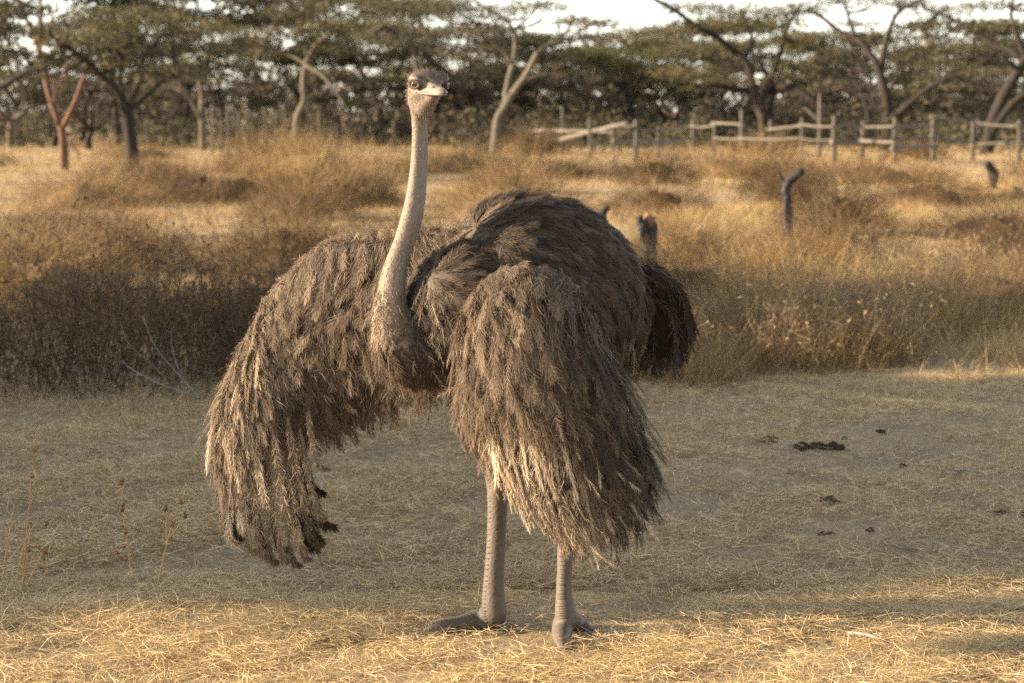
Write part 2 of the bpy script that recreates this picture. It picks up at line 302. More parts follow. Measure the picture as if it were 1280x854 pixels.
for _ in range(600):                      # rounded mounds of browner grass
    Ym = 19 * (92 / 19) ** rng.random(); xm = rnd(-.27, .27) * Ym
    if open_patch(np.array([xm]), np.array([Ym]))[0] > .4: continue
    sx, sy = F_PX * xm / Ym, F_PX * CAM_H / Ym
    if any(abs(sx - a) < 150 and abs(sy - c) < 15 + .10 * sy for a, c in MS): continue
    MS.append((sx, sy))
    n = int(np.clip(90000 / Ym, 1300, 3200)); sc = rnd(.65, 1.15) * (.8 + Ym / 110); tm = rnd(.08, .34) + (.18 if rng.random() < .35 else 0); hm = rnd(.6, 1.05) * (1 + Ym / 200); mound(bag, xm, Ym, sc, hm, n, .00020 * Ym, tm, 2, .2); core(bag, xm, Ym, sc * .66, hm * .42, max(0, tm - .05))
tag(bag.build('tall_grass', M['field']), 'tall golden dry grass field stretching back to the fence', 'grass', kind='stuff')

rng = np.random.default_rng(22)
# ------------------------------------------------------------------ bushes and tussocks at the edge of the clearing
def weed_bush(name, label, cx, cy, rx, ry, h, nst, tmean, mat, group=None, leafy=1.0, cat='bush'):
    t = thing(name, (cx, cy, float(gz(cx, cy))), label, cat, group)
    b = Bag(); tops = []
    a = rnd(0, 2 * np.pi, nst); r = np.sqrt(rng.random(nst)); x = cx + rx * r * np.cos(a); y = cy + ry * r * np.sin(a)
    hh = h * rnd(.45, 1.05, nst) * (1 - .3 * r ** 2) * (.86 + .30 * noise2(x, y, 2.3, cx)); K = 5
    d = np.stack([np.cos(a + rng.normal(0, .9, nst)), np.sin(a + rng.normal(0, .9, nst)), np.zeros(nst)], -1); lean = np.abs(rng.normal(.15, .42, nst)) + .3 * r
    s = np.linspace(0, 1, K)
    Pt = np.stack([x, y, gz(x, y) - .02], -1)[:, None] + (hh[:, None] * s)[..., None] * np.array([0, 0, 1.0]) * np.cos(lean)[:, None, None] + ((hh * np.sin(lean))[:, None] * s ** 1.6)[..., None] * d[:, None]
    Pt[:, 1:] += rng.normal(0, .03, (nst, K - 1, 3)) * h
    fa = rnd(0, 6.28, nst); S = np.stack([np.cos(fa), np.sin(fa), 0 * fa], -1)
    b.blades(Pt, rnd(.004, .009, nst)[:, None] * np.linspace(1, .5, K), S, np.clip(rng.normal(tmean, .16, nst), 0, 1))
    # side twigs
    m = int(nst * 7); k = rng.integers(0, nst, m); f = rnd(.25, 1.0, m) * (K - 1); i0 = np.minimum(f.astype(int), K - 2); fr = (f - i0)[:, None]
    root = Pt[k, i0] * (1 - fr) + Pt[k, i0 + 1] * fr
    td = unit(rng.normal(0, 1, (m, 3)) + np.array([0, 0, .75])); L = rnd(.06, .24, m) * h * 1.1
    p1 = root + td * L[:, None] * .5; p2 = p1 + unit(td + rng.normal(0, .5, (m, 3))) * L[:, None] * .55
    b.blades(np.stack([root, p1, p2], 1), rnd(.0025, .006, m)[:, None] * np.array([1, .8, .3]), unit(rng.normal(0, 1, (m, 3))), np.clip(rng.normal(tmean, .18, m), 0, 1))
    b.build('stems', mat, t)
    # dry leaves and seed bits
    q = int(m * 1.5 * leafy); lv = Bag(); k = rng.integers(0, m, q); c = p2[k] * rnd(.2, 1, q)[:, None] + p1[k] * 0
    w = rng.random(q)[:, None]; c = p1[k] * (1 - w) + p2[k] * w; ld = unit(rng.normal(0, 1, (q, 3))); LL = rnd(.015, .05, q)
    lv.blades(np.stack([c, c + ld * LL[:, None] * .5, c + ld * LL[:, None]], 1), rnd(.006, .016, q)[:, None] * np.array([.6, 1, .2]), unit(rng.normal(0, 1, (q, 3))), np.clip(rng.normal(tmean + .05, .2, q), 0, 1))
    o = lv.build('leaves', mat, t); o['kind'] = 'stuff'
    return t
weed_bush('dry_bush', 'wide dark brown weedy bush behind the drooping far wing', -2.55, 15.0, 1.75, .85, 1.16, 700, .42, M['weed'])
weed_bush('dry_bush', 'dark dry bush with upright seed spikes left of the ostrich wing', -1.30, 15.6, .75, .55, 1.08, 300, .36, M['weed'])
weed_bush('dry_bush', 'brown bush showing behind the ostrich neck and shoulder', -.75, 17.2, 1.0, .7, .86, 280, .5, M['weed'])
weed_bush('dry_bush', 'low brown weedy bush behind the wide dark bush', -3.9, 21.5, 1.6, 1.0, .90, 280, .5, M['weed'])
weed_bush('dry_bush', 'brown bush right behind the bush with upright seed spikes', -2.5, 18.6, 1.2, .8, .95, 240, .5, M['weed'])
weed_bush('dry_bush', 'rusty bush standing apart beyond the low brown bush', -5.2, 26.5, 1.5, 1.0, 1.0, 230, .62, M['weed'])
weed_bush('dry_bush', 'brown round bush beside the pale bare patch', -3.0, 25.5, 1.1, .9, .95, 200, .6, M['weed'])
weed_bush('dry_bush', 'faded bush between the ostrich neck and the pale patch', -1.5, 23.5, 1.0, .8, .85, 190, .65, M['weed'])
weed_bush('dry_bush', 'grey-brown rounded bush beside the ostrich tail', 1.85, 16.4, .95, .7, .86, 420, .52, M['bush'])
weed_bush('dry_bush', 'straw-brown rounded bush beyond the bare track', 4.0, 20.6, .95, .8, .92, 330, .62, M['bush'])
weed_bush('dry_bush', 'small tan bush filling the gap between two rounded bushes', 3.0, 18.4, .7, .6, .74, 230, .68, M['bush'])
def grass_clump(label, cx, cy, rad, h, n, wid, tm, name='grass_clump', extra=.3):
    t = thing(name, (cx, cy, float(gz(cx, cy))), label, 'grass clump')
    b = Bag(); m = int(n * .4)
    if cy < 30: tussock(b, cx, cy, rad, h, n, wid, tm, 4, .5, .15)
    else: mound(b, cx, cy, rad * 1.2, h, n, wid * .7, tm); core(b, cx, cy, rad * .75, h * .42, max(0, tm - .05))
    tussock(b, cx, cy, rad * 1.15, h * .5, m, wid, tm - .12, 3, .9, .15); b.build('blades', M['field'], t)['kind'] = 'stuff'
    # seed plumes on the tallest stalks
    q = max(20, n // 14); s = Bag(); a = rnd(0, 6.28, q); r = rad * np.sqrt(rng.random(q)) * 1.1; x = cx + r * np.cos(a); y = cy + r * np.sin(a)
    bent(s, x, y, h * rnd(.75, 1.08, q), a + rng.normal(0, 1.6, q), .25 * r / rad + .05, np.full(q, wid * .6), np.clip(rng.normal(tm + .2, .1, q), 0, 1), 5); s.build('seed_stalks', M['field'], t)['kind'] = 'stuff'
    return t
grass_clump('broad grey-brown grass clump to the right of the ostrich tail', 1.90, 16.6, .95, .66, 2600, .0036, .36)
grass_clump('pale grass clump standing in front of the forked stump', 2.97, 26.2, .9, .66, 1100, .006, .6)
grass_clump('grass clump hiding the foot of the snapped stump', 1.19, 20.4, .7, .82, 1200, .005, .5)
grass_clump('grass clump around the half sunk dark stump', 8.7, 43.2, 1.1, .62, 500, .012, .55)
grass_clump('golden grass clump growing against the forked dead stump', 2.35, 19.5, 1.0, .84, 2800, .0045, .55)
grass_clump('russet grass clump close behind the ostrich tail feathers', 1.05, 15.2, .42, .5, 900, .0045, .42)
grass_clump('dense brown grass clump beyond the bare track', 4.35, 21.0, .95, .62, 1800, .005, .40)
grass_clump('tall straw clump beside the broad grey-brown clump', 3.30, 18.6, .8, .72, 1700, .0055, .52)
for (px, Y, r, h, tm, lb) in ((395, 62, 1.5, 1.15, .62, 'orange mounded grass clump in front of the picket posts'), (350, 66, 1.3, 1.3, .40, 'rust brown mounded clump beside the twisted pale trunk'), (175, 52, 1.0, .8, .16, 'dark brown clump at the foot of the umbrella acacia'),
                           (255, 44, 1.6, .8, .26, 'shaded brown clump below the umbrella acacia'), (420, 42, .9, .8, .26, 'dark low clump left of the ostrich neck'), (570, 66, 1.4, .85, .42, 'brown clump right of the ostrich neck'), (690, 60, 1.6, .75, .38, 'russet clump above the ostrich back'), (930, 62, 1.7, 1.0, .5, 'bright clump in front of the rail fence'), (1090, 58, 1.4, .8, .42, 'brown clump below the tallest rail posts')):
    x = (px - 640) / F_PX * Y; grass_clump(lb, x, Y, r * 1.1, h * 1.25, 2600, .018, tm - .08)

# ------------------------------------------------------------------ trees
rng = np.random.default_rng(23)
def limb_tube(b, pts, r0, r1, n=14, sides=7, wob=.06):
    q = spline(pts, n); f = np.linspace(0, 1, n); b.tube(q, r0 + (r1 - r0) * f ** .8, sides, rnd(.3, .6), wob=wob); return q
def leaf_spray(lv, c, rx, ry, rz, n, size, tmean):
    d = unit(rng.normal(0, 1, (n, 3))) * (rng.random((n, 1)) ** .45); p = c + d * np.array([rx, ry, rz])
    p[:, 2] += rz * .5 * np.sin(p[:, 0] * 3.1) * np.cos(p[:, 1] * 2.7)
    a = rng.normal(0, 1, (n, 3)); a[:, 2] *= .55; a = unit(a); s = size * rnd(.5, 1.35, n)
    if size >= .2:                         # far leaves: one small face each
        lv.blades(np.stack([p - a * s[:, None] * .5, p + a * s[:, None] * .5], 1), s[:, None] * np.array([.62, .2]), unit(rng.normal(0, 1, (n, 3)) + np.array([0, 0, .6])), np.clip(rng.normal(tmean, .2, n), 0, 1)); return
    lv.blades(np.stack([p - a * s[:, None] * .5, p + rng.normal(0, .1, (n, 3)) * s[:, None], p + a * s[:, None] * .5], 1), s[:, None] * np.array([.28, .46, .2]), unit(rng.normal(0, 1, (n, 3)) + np.array([0, 0, .6])), np.clip(rng.normal(tmean, .2, n), 0, 1))
def tree(name, label, base, limbs, pads, bark, leaf, size=.13, dens=1.0, tm=.5, group=None, twigs=True, ln=14):
    """limbs: (points, r0, r1) in the world; pads: (centre, rx, ry, rz) flat leaf layers"""
    t = thing(name, base, label, 'tree', group); b = Bag(); lv = Bag(); samples = []
    for pts, r0, r1 in limbs: samples.append(limb_tube(b, pts, r0, r1, ln))
    S = np.vstack([s[len(s) // 3:] for s in samples])
    for c, rx, ry, rz in pads:
        c = np.asarray(c, float)
        if twigs:
            for _ in range(5 if ln > 8 else 3):
                e = c + np.array([rnd(-.75, .75) * rx, rnd(-.75, .75) * ry, rnd(-.3, .5) * rz]); k = np.argmin(((S - e) ** 2).sum(1) + 1.5 * np.maximum(0, S[:, 2] - e[2])); s0 = S[k]
                mid = (s0 + e) / 2 + np.array([rnd(-.15, .15) * rx, rnd(-.15, .15) * ry, -.10 * np.linalg.norm(e - s0)]); L = np.linalg.norm(e - s0)
                q = spline([s0, mid, e], 7); b.tube(q, np.linspace(min(.06, .018 + .016 * L), .010, 7), 4, rnd(.3, .6))
                m = 7; f = rng.integers(2, 7, m); td = unit(rng.normal(0, 1, (m, 3)) * np.array([1, 1, .35]) + np.array([0, 0, .15])); TL = rnd(.3, .8, m)[:, None] * rx * .6
                b.blades(np.stack([q[f], q[f] + td * TL * .5 + rng.normal(0, .04, (m, 3)), q[f] + td * TL], 1), np.full((m, 3), .022), unit(rng.normal(0, 1, (m, 3))), rnd(.3, .6, m))
        n = int(dens * 620 * (rx * ry * (rz + .25)) / (size / .13) ** 2) + 50
        leaf_spray(lv, c, rx, ry, rz, n, size, tm + rng.normal(0, .08))
    b.build('trunk', bark, t, True)
    o = lv.build('crown', leaf, t); return t
def pl(pts, Y, dy=None): return [P(a, c, Y + (dy[i] if dy else 0)) for i, (a, c) in enumerate(pts)]
def onground(p): q = np.array(p); q[2] = float(gz(q[0], q[1])) - .08; return q
def pads_px(lst, Y, k=1.0):
    out = []
    for (px, py, rx, rz, *dy) in lst:
        s = Y / F_PX; out.append((P(px, py, Y + (dy[0] if dy else 0)), rx * s, rx * s * .9, rz * s))
    return out
def px_tree(name, label, Y, limbs, pads, bark, leaf, **kw):
    L = []
    for k, (pts, r0, r1, *dy) in enumerate(limbs):
        q = pl(pts, Y, dy[0] if dy else None)
        if k == 0 or (dy and dy[0] is None): q[0] = onground(q[0])
        L.append((q, r0, r1))
    base = onground(q0 := L[0][0][0]); return tree(name, label, base + np.array([0, 0, .08]), L, pads_px(pads, Y), bark, leaf, **kw)
Y = 66
px_tree('red_barked_tree', 'bare forked tree with peeling orange-red bark', Y,
        [([(80, 212), (79, 175), (76, 158)], .13, .11), ([(76, 160), (62, 120), (52, 75), (40, 40), (22, 0), (10, -30)], .10, .05, [0, .1, .2, .3, .4, .5]), ([(77, 162), (92, 132), (104, 98), (110, 70)], .09, .05, [0, -.2, -.4, -.6]),
         ([(54, 82), (50, 55), (52, 20), (50, -25)], .07, .03, [.2, 0, -.2, -.4]), ([(66, 128), (72, 108), (84, 88), (86, 76)], .04, .02), ([(70, 120), (66, 104), (56, 92)], .035, .015), ([(88, 178), (96, 190), (99, 200)], .03, .012), ([(50, 60), (62, 30), (72, 5), (75, -20)], .04, .02)],
        [(30, -30, 50, 12), (70, -28, 40, 10), (110, 66, 12, 5)], M['bark_red'], M['thicket'], tm=.5, dens=.35)
Y = 63
px_tree('umbrella_acacia', 'umbrella acacia with short dark trunk and wide flat green-grey crown', Y,
        [([(164, 214), (165, 190), (160, 150), (157, 136)], .19, .15), ([(158, 140), (146, 112), (124, 92), (98, 68), (74, 52), (60, 40)], .13, .04, [0, -.3, -.6, -1, -1.4, -1.7]), ([(160, 140), (178, 124), (205, 100), (235, 88), (262, 76)], .11, .03, [0, .3, .6, .9, 1.2]),
         ([(158, 138), (150, 100), (152, 72), (140, 40)], .08, .03, [0, .5, 1.0, 1.5]), ([(160, 136), (176, 100), (178, 70), (200, 45)], .07, .03, [0, -.4, -.9, -1.5])],
        [(110, 50, 75, 14, -1), (180, 40, 80, 15, .5), (60, 70, 45, 9, -.8), (245, 62, 62, 11, 1), (150, 20, 90, 12, 0), (215, 90, 60, 8, -1), (280, 82, 42, 8, .6), (110, 82, 55, 8, .8), (235, 30, 55, 11, -.4), (40, 40, 45, 10, .2), (160, 62, 60, 10, 1.2), (20, 95, 40, 8, -.4)], M['bark_dark'], M['leaf'], tm=.52, dens=.8)
Y = 58
px_tree('leaning_acacia', 'dark limbed acacia reaching into view beyond the red barked tree', Y,
        [([(-75, 222), (-70, 180), (-55, 140)], .2, .16), ([(-55, 142), (-20, 118), (10, 104), (40, 86), (60, 84)], .13, .04, [0, -.3, -.5, -.7, -.9]), ([(-55, 140), (-40, 100), (-25, 60), (0, 30), (20, 12)], .12, .04, [0, .3, .6, .9, 1.2]), ([(-58, 150), (-95, 100), (-120, 60), (-140, 20)], .12, .04)],
        [(0, 40, 60, 12), (20, 15, 50, 11), (-60, 30, 80, 14), (15, 70, 45, 8), (-120, 20, 70, 12), (-30, -20, 90, 14)], M['bark_dark'], M['leaf'], tm=.4, dens=.8)
Y = 92
px_tree('twisted_tree', 'small tree with pale zigzag trunk behind the picket posts', Y,
        [([(370, 172), (371, 150), (380, 128), (379, 100), (384, 74)], .17, .10), ([(383, 80), (360, 68), (335, 58), (322, 50)], .08, .03, [0, .5, 1, 1.4]), ([(382, 82), (400, 92), (418, 112), (432, 134)], .10, .04, [0, -.4, -.8, -1]), ([(383, 78), (395, 55), (420, 40), (445, 30)], .08, .03, [0, -.5, -1, -1.5]), ([(384, 76), (380, 50), (370, 25), (360, 5)], .07, .03)],
        [(350, 42, 60, 11), (420, 32, 55, 10, -1), (385, 14, 70, 11), (330, 66, 45, 7, 1), (440, 62, 40, 8, -.5), (395, 60, 45, 7, 1)], M['bark_pale'], M['leaf'], tm=.55)
Y = 96
px_tree('forked_tree', 'tall pale tree forking low, right of the ostrich head', Y,
        [([(618, 172), (622, 152), (632, 132), (640, 118)], .20, .15), ([(632, 134), (634, 108), (641, 80), (644, 55), (638, 30), (612, 12), (590, 0)], .14, .05, [0, .2, .4, .6, .8, 1, 1.2]), ([(640, 118), (660, 90), (672, 66), (690, 52), (708, 40), (716, 25)], .14, .05, [0, -.3, -.6, -.9, -1.2, -1.4]),
         ([(641, 82), (630, 65), (615, 52), (600, 30)], .08, .03, [.4, .1, -.2, -.5]), ([(652, 102), (668, 96), (676, 92)], .05, .03), ([(690, 54), (715, 45), (740, 30), (765, 25)], .07, .03, [-.9, -1.2, -1.5, -1.8])],
        [(600, 18, 60, 12), (650, 8, 50, 9, 1), (560, 8, 50, 9, -1), (715, 26, 45, 8, -1), (748, 30, 40, 6, -2), (615, 38, 40, 7, -1), (690, 8, 35, 7, .6)], M['bark_pale'], M['leaf'], tm=.5, dens=.75)
Y = 118
px_tree('bent_tree', 'dark bent trunk under a low green crown near the plank rails', Y,
        [([(790, 172), (790, 145), (786, 122), (772, 104), (762, 95)], .19, .11), ([(788, 130), (800, 112), (820, 100), (838, 92)], .1, .04, [0, -.5, -1, -1.5]), ([(766, 98), (750, 80), (742, 55), (752, 30)], .09, .03, [0, .5, 1, 1.5])],
        [(838, 96, 46, 9), (870, 88, 46, 9, 1), (760, 82, 45, 9, 1), (800, 72, 50, 10), (735, 66, 40, 9, -1), (850, 118, 40, 9, -1)], M['bark_dark'], M['leaf_green'], tm=.45)
Y = 104
px_tree('spreading_acacia', 'big dark acacia with several leaning trunks and one long low limb', Y,
        [([(956, 178), (956, 152), (948, 130), (940, 105), (934, 78), (915, 60)], .30, .13), ([(958, 170), (962, 140), (966, 110), (950, 80), (938, 62)], .22, .08, [0, .3, .6, .8, 1]), ([(957, 165), (952, 118), (966, 92), (976, 66), (985, 32), (1000, 8)], .20, .06, [0, -.4, -.8, -1.2, -1.6, -2]),
         ([(962, 112), (985, 108), (1005, 118), (1030, 138), (1058, 152), (1090, 158)], .24, .09, [.4, -.3, -.8, -1.2, -1.5, -1.8]), ([(960, 118), (925, 112), (895, 108), (865, 106), (840, 104)], .16, .05, [.2, 0, -.2, -.4, -.6]), ([(920, 66), (896, 46), (872, 34), (845, 14), (812, -4)], .15, .08, [0, -.6, -1.2, -1.6, -2]),
         ([(938, 84), (905, 80), (880, 74), (855, 84)], .11, .04, [0, .6, 1, 1.4]), ([(932, 72), (940, 45), (930, 20), (940, 0)], .10, .04, [0, .5, 1, 1.5])],
        [(890, 30, 55, 11, -1), (945, 15, 60, 11), (860, 62, 55, 10, 1), (905, 58, 50, 9, 2), (985, 18, 45, 9, -1), (850, 92, 50, 8, -.5), (895, 102, 60, 6, -.6), (990, 96, 45, 5, -.6), (925, 88, 50, 6, 2), (840, 36, 40, 9, -1.5), (1000, 50, 35, 7, -1.4), (870, 10, 60, 9, 1)], M['bark_dark'], M['leaf'], tm=.58, dens=.75)
Y = 100
px_tree('tall_acacia', 'tall acacia with a Y-shaped dark trunk behind the rail fence', Y,
        [([(1110, 178), (1110, 150), (1108, 120), (1100, 90), (1092, 72)], .26, .17), ([(1096, 80), (1076, 52), (1050, 40), (1028, 22), (1008, 14), (985, 16)], .17, .05, [0, .4, .8, 1.2, 1.6, 2]), ([(1100, 84), (1106, 60), (1112, 38), (1124, 14), (1150, 0), (1170, -14)], .15, .06, [0, -.4, -.8, -1.2, -1.6, -2]),
         ([(1110, 152), (1130, 136), (1150, 118), (1180, 100), (1212, 88), (1245, 68)], .16, .07, [0, -.6, -1, -1.4, -1.8, -2.2]), ([(1070, 48), (1062, 25), (1056, 5), (1050, -20)], .1, .04, [.5, .3, .1, 0]), ([(1108, 118), (1118, 100), (1122, 78)], .07, .03, [0, -.4, -.6]), ([(1086, 168), (1082, 130), (1072, 108), (1062, 88), (1072, 75)], .07, .03, [.5, .6, .7, .8, .9]), ([(1096, 172), (1102, 140), (1096, 118), (1084, 112)], .06, .03, [-.6, -.5, -.4, -.3])],
        [(1010, 8, 45, 7, 1.6), (1055, 0, 50, 8), (1130, 4, 50, 7, -1), (1180, 82, 50, 6, -1.5), (1170, 20, 45, 8, -1.5), (1075, 30, 36, 6, 1), (1140, 60, 50, 6, 1), (1060, 70, 36, 6, 1.5), (1230, 60, 45, 6, -2), (1100, -10, 60, 8, .5), (1140, 34, 36, 5, -.6)], M['bark_dark'], M['leaf'], tm=.5, dens=.65)
Y = 90
px_tree('leaning_trunk_acacia', 'acacia with a thick leaning sunlit trunk past the fence end', Y,
        [([(1232, 182), (1242, 150), (1256, 118), (1272, 92), (1284, 68)], .28, .17), ([(1236, 172), (1262, 134), (1285, 116), (1320, 105)], .17, .09, [0, -.5, -.9, -1.2]), ([(1280, 76), (1262, 62), (1245, 58), (1222, 42), (1196, 26), (1160, 12), (1150, -4)], .13, .04, [0, .3, .6, 1, 1.4, 1.8, 2]), ([(1274, 88), (1262, 78), (1255, 66)], .10, .06, [0, -.3, -.5]),
         ([(1282, 70), (1270, 40), (1264, 15), (1270, -15)], .12, .05, [0, -.3, -.6, -.9]), ([(1284, 68), (1310, 40), (1340, 20)], .13, .06)],
        [(1200, 10, 50, 8, 1), (1250, 6, 50, 8), (1270, 30, 45, 7, -1), (1165, 30, 40, 5, 1.6), (1225, 36, 40, 5, 1), (1320, 10, 60, 9), (1240, 90, 46, 6, 1.5), (1300, 60, 40, 7, 1), (1330, 90, 50, 7, -1)], M['bark_dark'], M['leaf'], tm=.52, dens=.7)
Y = 108
px_tree('slender_tree', 'slender pale two-stemmed tree above the ostrich head', Y,
        [([(522, 172), (524, 140), (522, 100), (518, 70), (512, 45)], .14, .08), ([(523, 130), (528, 95), (526, 70), (534, 40)], .1, .05, [0, .3, .6, .9]), ([(515, 55), (495, 40), (478, 30)], .06, .03, [0, -.5, -1]), ([(531, 55), (548, 40), (560, 35)], .05, .03, [.8, .5, .2])],
        [(490, 30, 50, 11), (530, 18, 50, 11, 1), (505, 52, 45, 8, -1), (460, 45, 40, 10, .5), (555, 48, 40, 8, -.5), (480, 8, 45, 8, .5)], M['bark_pale'], M['leaf'], tm=.6)
px_tree('slender_tree', 'pale leaning trunk standing at the end of the picket posts', 98,
        [([(254, 172), (252, 145), (252, 118), (246, 90)], .16, .08), ([(252, 150), (240, 128), (228, 112), (222, 98)], .1, .05, [0, -.4, -.8, -1]), ([(248, 96), (262, 75), (285, 60)], .07, .03, [0, .4, .8])],
        [(250, 78, 50, 9), (290, 58, 45, 9, .6), (215, 88, 40, 8, -1), (270, 40, 60, 10)], M['bark_pale'], M['leaf'], tm=.45)
# more trees of the wood behind, each its own
def wild_tree(px, Y, h, spread, kind):
    x = (px - 640) / F_PX * Y; base = np.array([x, Y, float(gz(x, Y))]); L = []; pads = []
    fork = base + np.array([rnd(-.3, .3), rnd(-.3, .3), h * rnd(.22, .36)]); L.append(([base - [0, 0, .1], (base + fork) / 2 + [rnd(-.12, .12), rnd(-.1, .1), 0], fork], rnd(.14, .22), .11))
    for k in range(rng.integers(3, 6)):
        a = rnd(0, 6.28); e = base + np.array([np.cos(a) * spread * rnd(.45, .9), np.sin(a) * spread * rnd(.45, .9), h * rnd(.72, .95)]); m = fork * .5 + e * .5 + np.array([np.cos(a), np.sin(a), -.4]) * .25
        L.append(([fork, m, e], .09, .025))
        pads.append((e + [0, 0, .1], spread * .45, spread * .45, h * .055)); pads.append((m + [np.cos(a) * .6, np.sin(a) * .6, .4], spread * .36, spread * .36, h * .05))
    pads.append((base + [0, 0, h * .95], spread * .6, spread * .6, h * .06))
    lab, leaf, tm = [('olive flat-topped acacia', M['leaf'], .5), ('yellow-green bushy tree', M['leaf_green'], .5), ('brown bare-looking tree', M['thicket'], .45)][kind]
    spots = ((0, 'beyond the left edge limbs of the leaning acacia'), (60, 'behind the leaning acacia'), (130, 'behind the red barked tree'), (212, 'behind the umbrella acacia'), (330, 'behind the picket posts'), (400, 'behind the pale zigzag trunk'), (465, 'between the zigzag trunk and the ostrich head'), (580, 'behind the ostrich head'), (690, 'behind the forked pale tree'), (770, 'behind the loose diagonal plank'), (850, 'behind the dark bent trunk'), (1010, 'behind the big spreading acacia'), (1140, 'behind the Y-shaped dark trunk'), (1235, 'between the Y-shaped trunk and the leaning trunk'), (1300, 'behind the thick leaning trunk'), (9999, 'past the thick leaning trunk'))
    lab = ('distant ' if Y > 148 else '') + ('tall ' if h > 6.9 else 'shrubby low-branched ' if h < 3.6 else 'low ' if h < 5.3 else '') + lab + ' ' + next(s for lim, s in spots if px < lim) if -120 < px < 1400 else lab + (', standing beyond the leaning acacia away from the fence' if px < 0 else ', standing far past the end of the rail fence')
    tree('background_tree', lab, base, L, pads, M['bark_pale'] if rng.random() < .25 else M['bark_dark'], leaf, size=.24, dens=1.1, tm=tm, ln=8, group=['olive trees of the far wood', 'green trees of the far wood', 'brown trees of the far wood'][kind])
BUSHY = [(15, 108, 3.4, 2.2, 2), (112, 104, 3.0, 2.0, 2), (205, 108, 3.3, 2.2, 0), (318, 110, 3.0, 2.1, 2), (425, 108, 3.4, 2.2, 2), (470, 112, 3.2, 2.2, 1), (560, 112, 3.0, 2.2, 2), (600, 116, 3.4, 2.4, 0), (680, 114, 3.2, 2.3, 2), (730, 116, 3.3, 2.2, 0), (840, 118, 3.3, 2.2, 1), (905, 116, 2.8, 2.2, 2), (1020, 122, 3.2, 2.4, 2), (1060, 118, 3.0, 2.2, 2), (1160, 118, 3.0, 2.2, 0), (1200, 114, 3.2, 2.2, 2), (1270, 120, 3.0, 2.2, 2), (655, 152, 6.6, 3.6, 0), (740, 150, 6.4, 3.6, 2), (800, 156, 6.8, 3.8, 0), (870, 150, 6.8, 3.6, 2), (940, 156, 7.2, 3.8, 0), (1015, 152, 6.6, 3.8, 2), (1090, 156, 6.8, 3.8, 0), (1160, 150, 6.4, 3.8, 0), (1225, 154, 7.0, 3.8, 2), (1290, 150, 7.0, 3.8, 0)]
for k, (px, Y, h, s, kind) in enumerate([(30, 118, 7.0, 3.2, 0), (105, 128, 6.6, 2.8, 2), (190, 122, 7.2, 3.0, 0), (285, 130, 6.6, 3, 1), (345, 140, 7.2, 3.4, 0), (410, 126, 5.4, 2.6, 1), (455, 134, 6.0, 2.8, 1), (500, 142, 6.8, 3.2, 2), (570, 136, 6.4, 3.0, 0), (630, 146, 5.2, 3.2, 2), (700, 140, 4.8, 2.6, 0), (745, 132, 4.6, 2.8, 2), (815, 142, 5.4, 2.8, 1), (880, 136, 5.6, 3, 0), (1000, 140, 5.6, 3, 2), (1045, 146, 5.0, 3, 2), (1150, 138, 5.2, 3.0, 0), (1195, 132, 5.4, 3.0, 2), (1260, 140, 5.8, 3.2, 0), (-60, 122, 7, 3, 0), (-190, 112, 6.5, 3.4, 0), (-330, 124, 7, 3.6, 2), (-480, 116, 6.4, 3.4, 0), (-640, 126, 7, 3.6, 0), (1480, 118, 6.4, 3.4, 0), (1620, 126, 7, 3.6, 2), (1790, 116, 6.4, 3.4, 0), (1950, 124, 7, 3.4, 0), (1345, 130, 6, 3, 0), (70, 112, 7.6, 4, 1), (150, 116, 7.8, 4, 2), (235, 112, 7.4, 3.8, 0), (320, 118, 7.6, 4, 1), (375, 116, 7.4, 3.6, 2), (440, 120, 7.8, 4, 0), (480, 116, 7.2, 3.4, 1), (545, 124, 7.4, 3.8, 0), (600, 130, 6.4, 3.6, 2), (660, 126, 5.6, 3.2, 0), (785, 128, 5.6, 3.4, 0), (905, 124, 6.2, 3.6, 0), (965, 130, 6.4, 3.4, 1), (1080, 126, 5.6, 3.4, 0), (1225, 122, 6.2, 3.6, 0), (1175, 150, 5, 3, 1), (725, 150, 5.2, 3, 1)] + BUSHY):
    wild_tree(px, Y, h, s, kind)
# low tangled scrub that closes the view under the crowns
b = Bag()
for k in range(430):
    Yk = rnd(124, 190); x = (rnd(-.30, .30) if k < 330 else rnd(.30, .5) * (1 if k % 2 else -1)) * Yk; h = rnd(2.0, 4.4) + (2.0 * float(sstep(.03, -.06, x / Yk))); w = rnd(1.8, 3.8); z = float(gz(x, Yk)); n = 340
    leaf_spray(b, np.array([x, Yk, z + h * .5]), w, w * .7, h * .55, n, .30, rnd(.15, .75))
    m = 7; r = np.stack([x + rnd(-w, w, m) * .6, Yk + rnd(-1, 1, m), np.full(m, z - .05)], -1); tp = r + np.stack([rng.normal(0, 1.5, m), rng.normal(0, .8, m), h * rnd(.5, 1.0, m)], -1)
    b.blades(np.stack([r, (r + tp) / 2 + rng.normal(0, .15, (m, 3)), tp], 1), np.full((m, 3), .05), np.tile(np.array([[1.0, 0, 0]]), (m, 1)), rnd(.0, .4, m))
for k in range(110):
    Yk = rnd(97, 123); x = rnd(-.29, .29) * Yk; h = rnd(.9, 2.0); w = rnd(.9, 2.2); z = float(gz(x, Yk))
    leaf_spray(b, np.array([x, Yk, z + h * .45]), w, w * .8, h * .55, 230, .22, rnd(.3, .8))
tag(b.build('scrub_thicket', M['thicket']), 'brown tangled scrub closing the view behind the trees', 'scrub', kind='stuff')
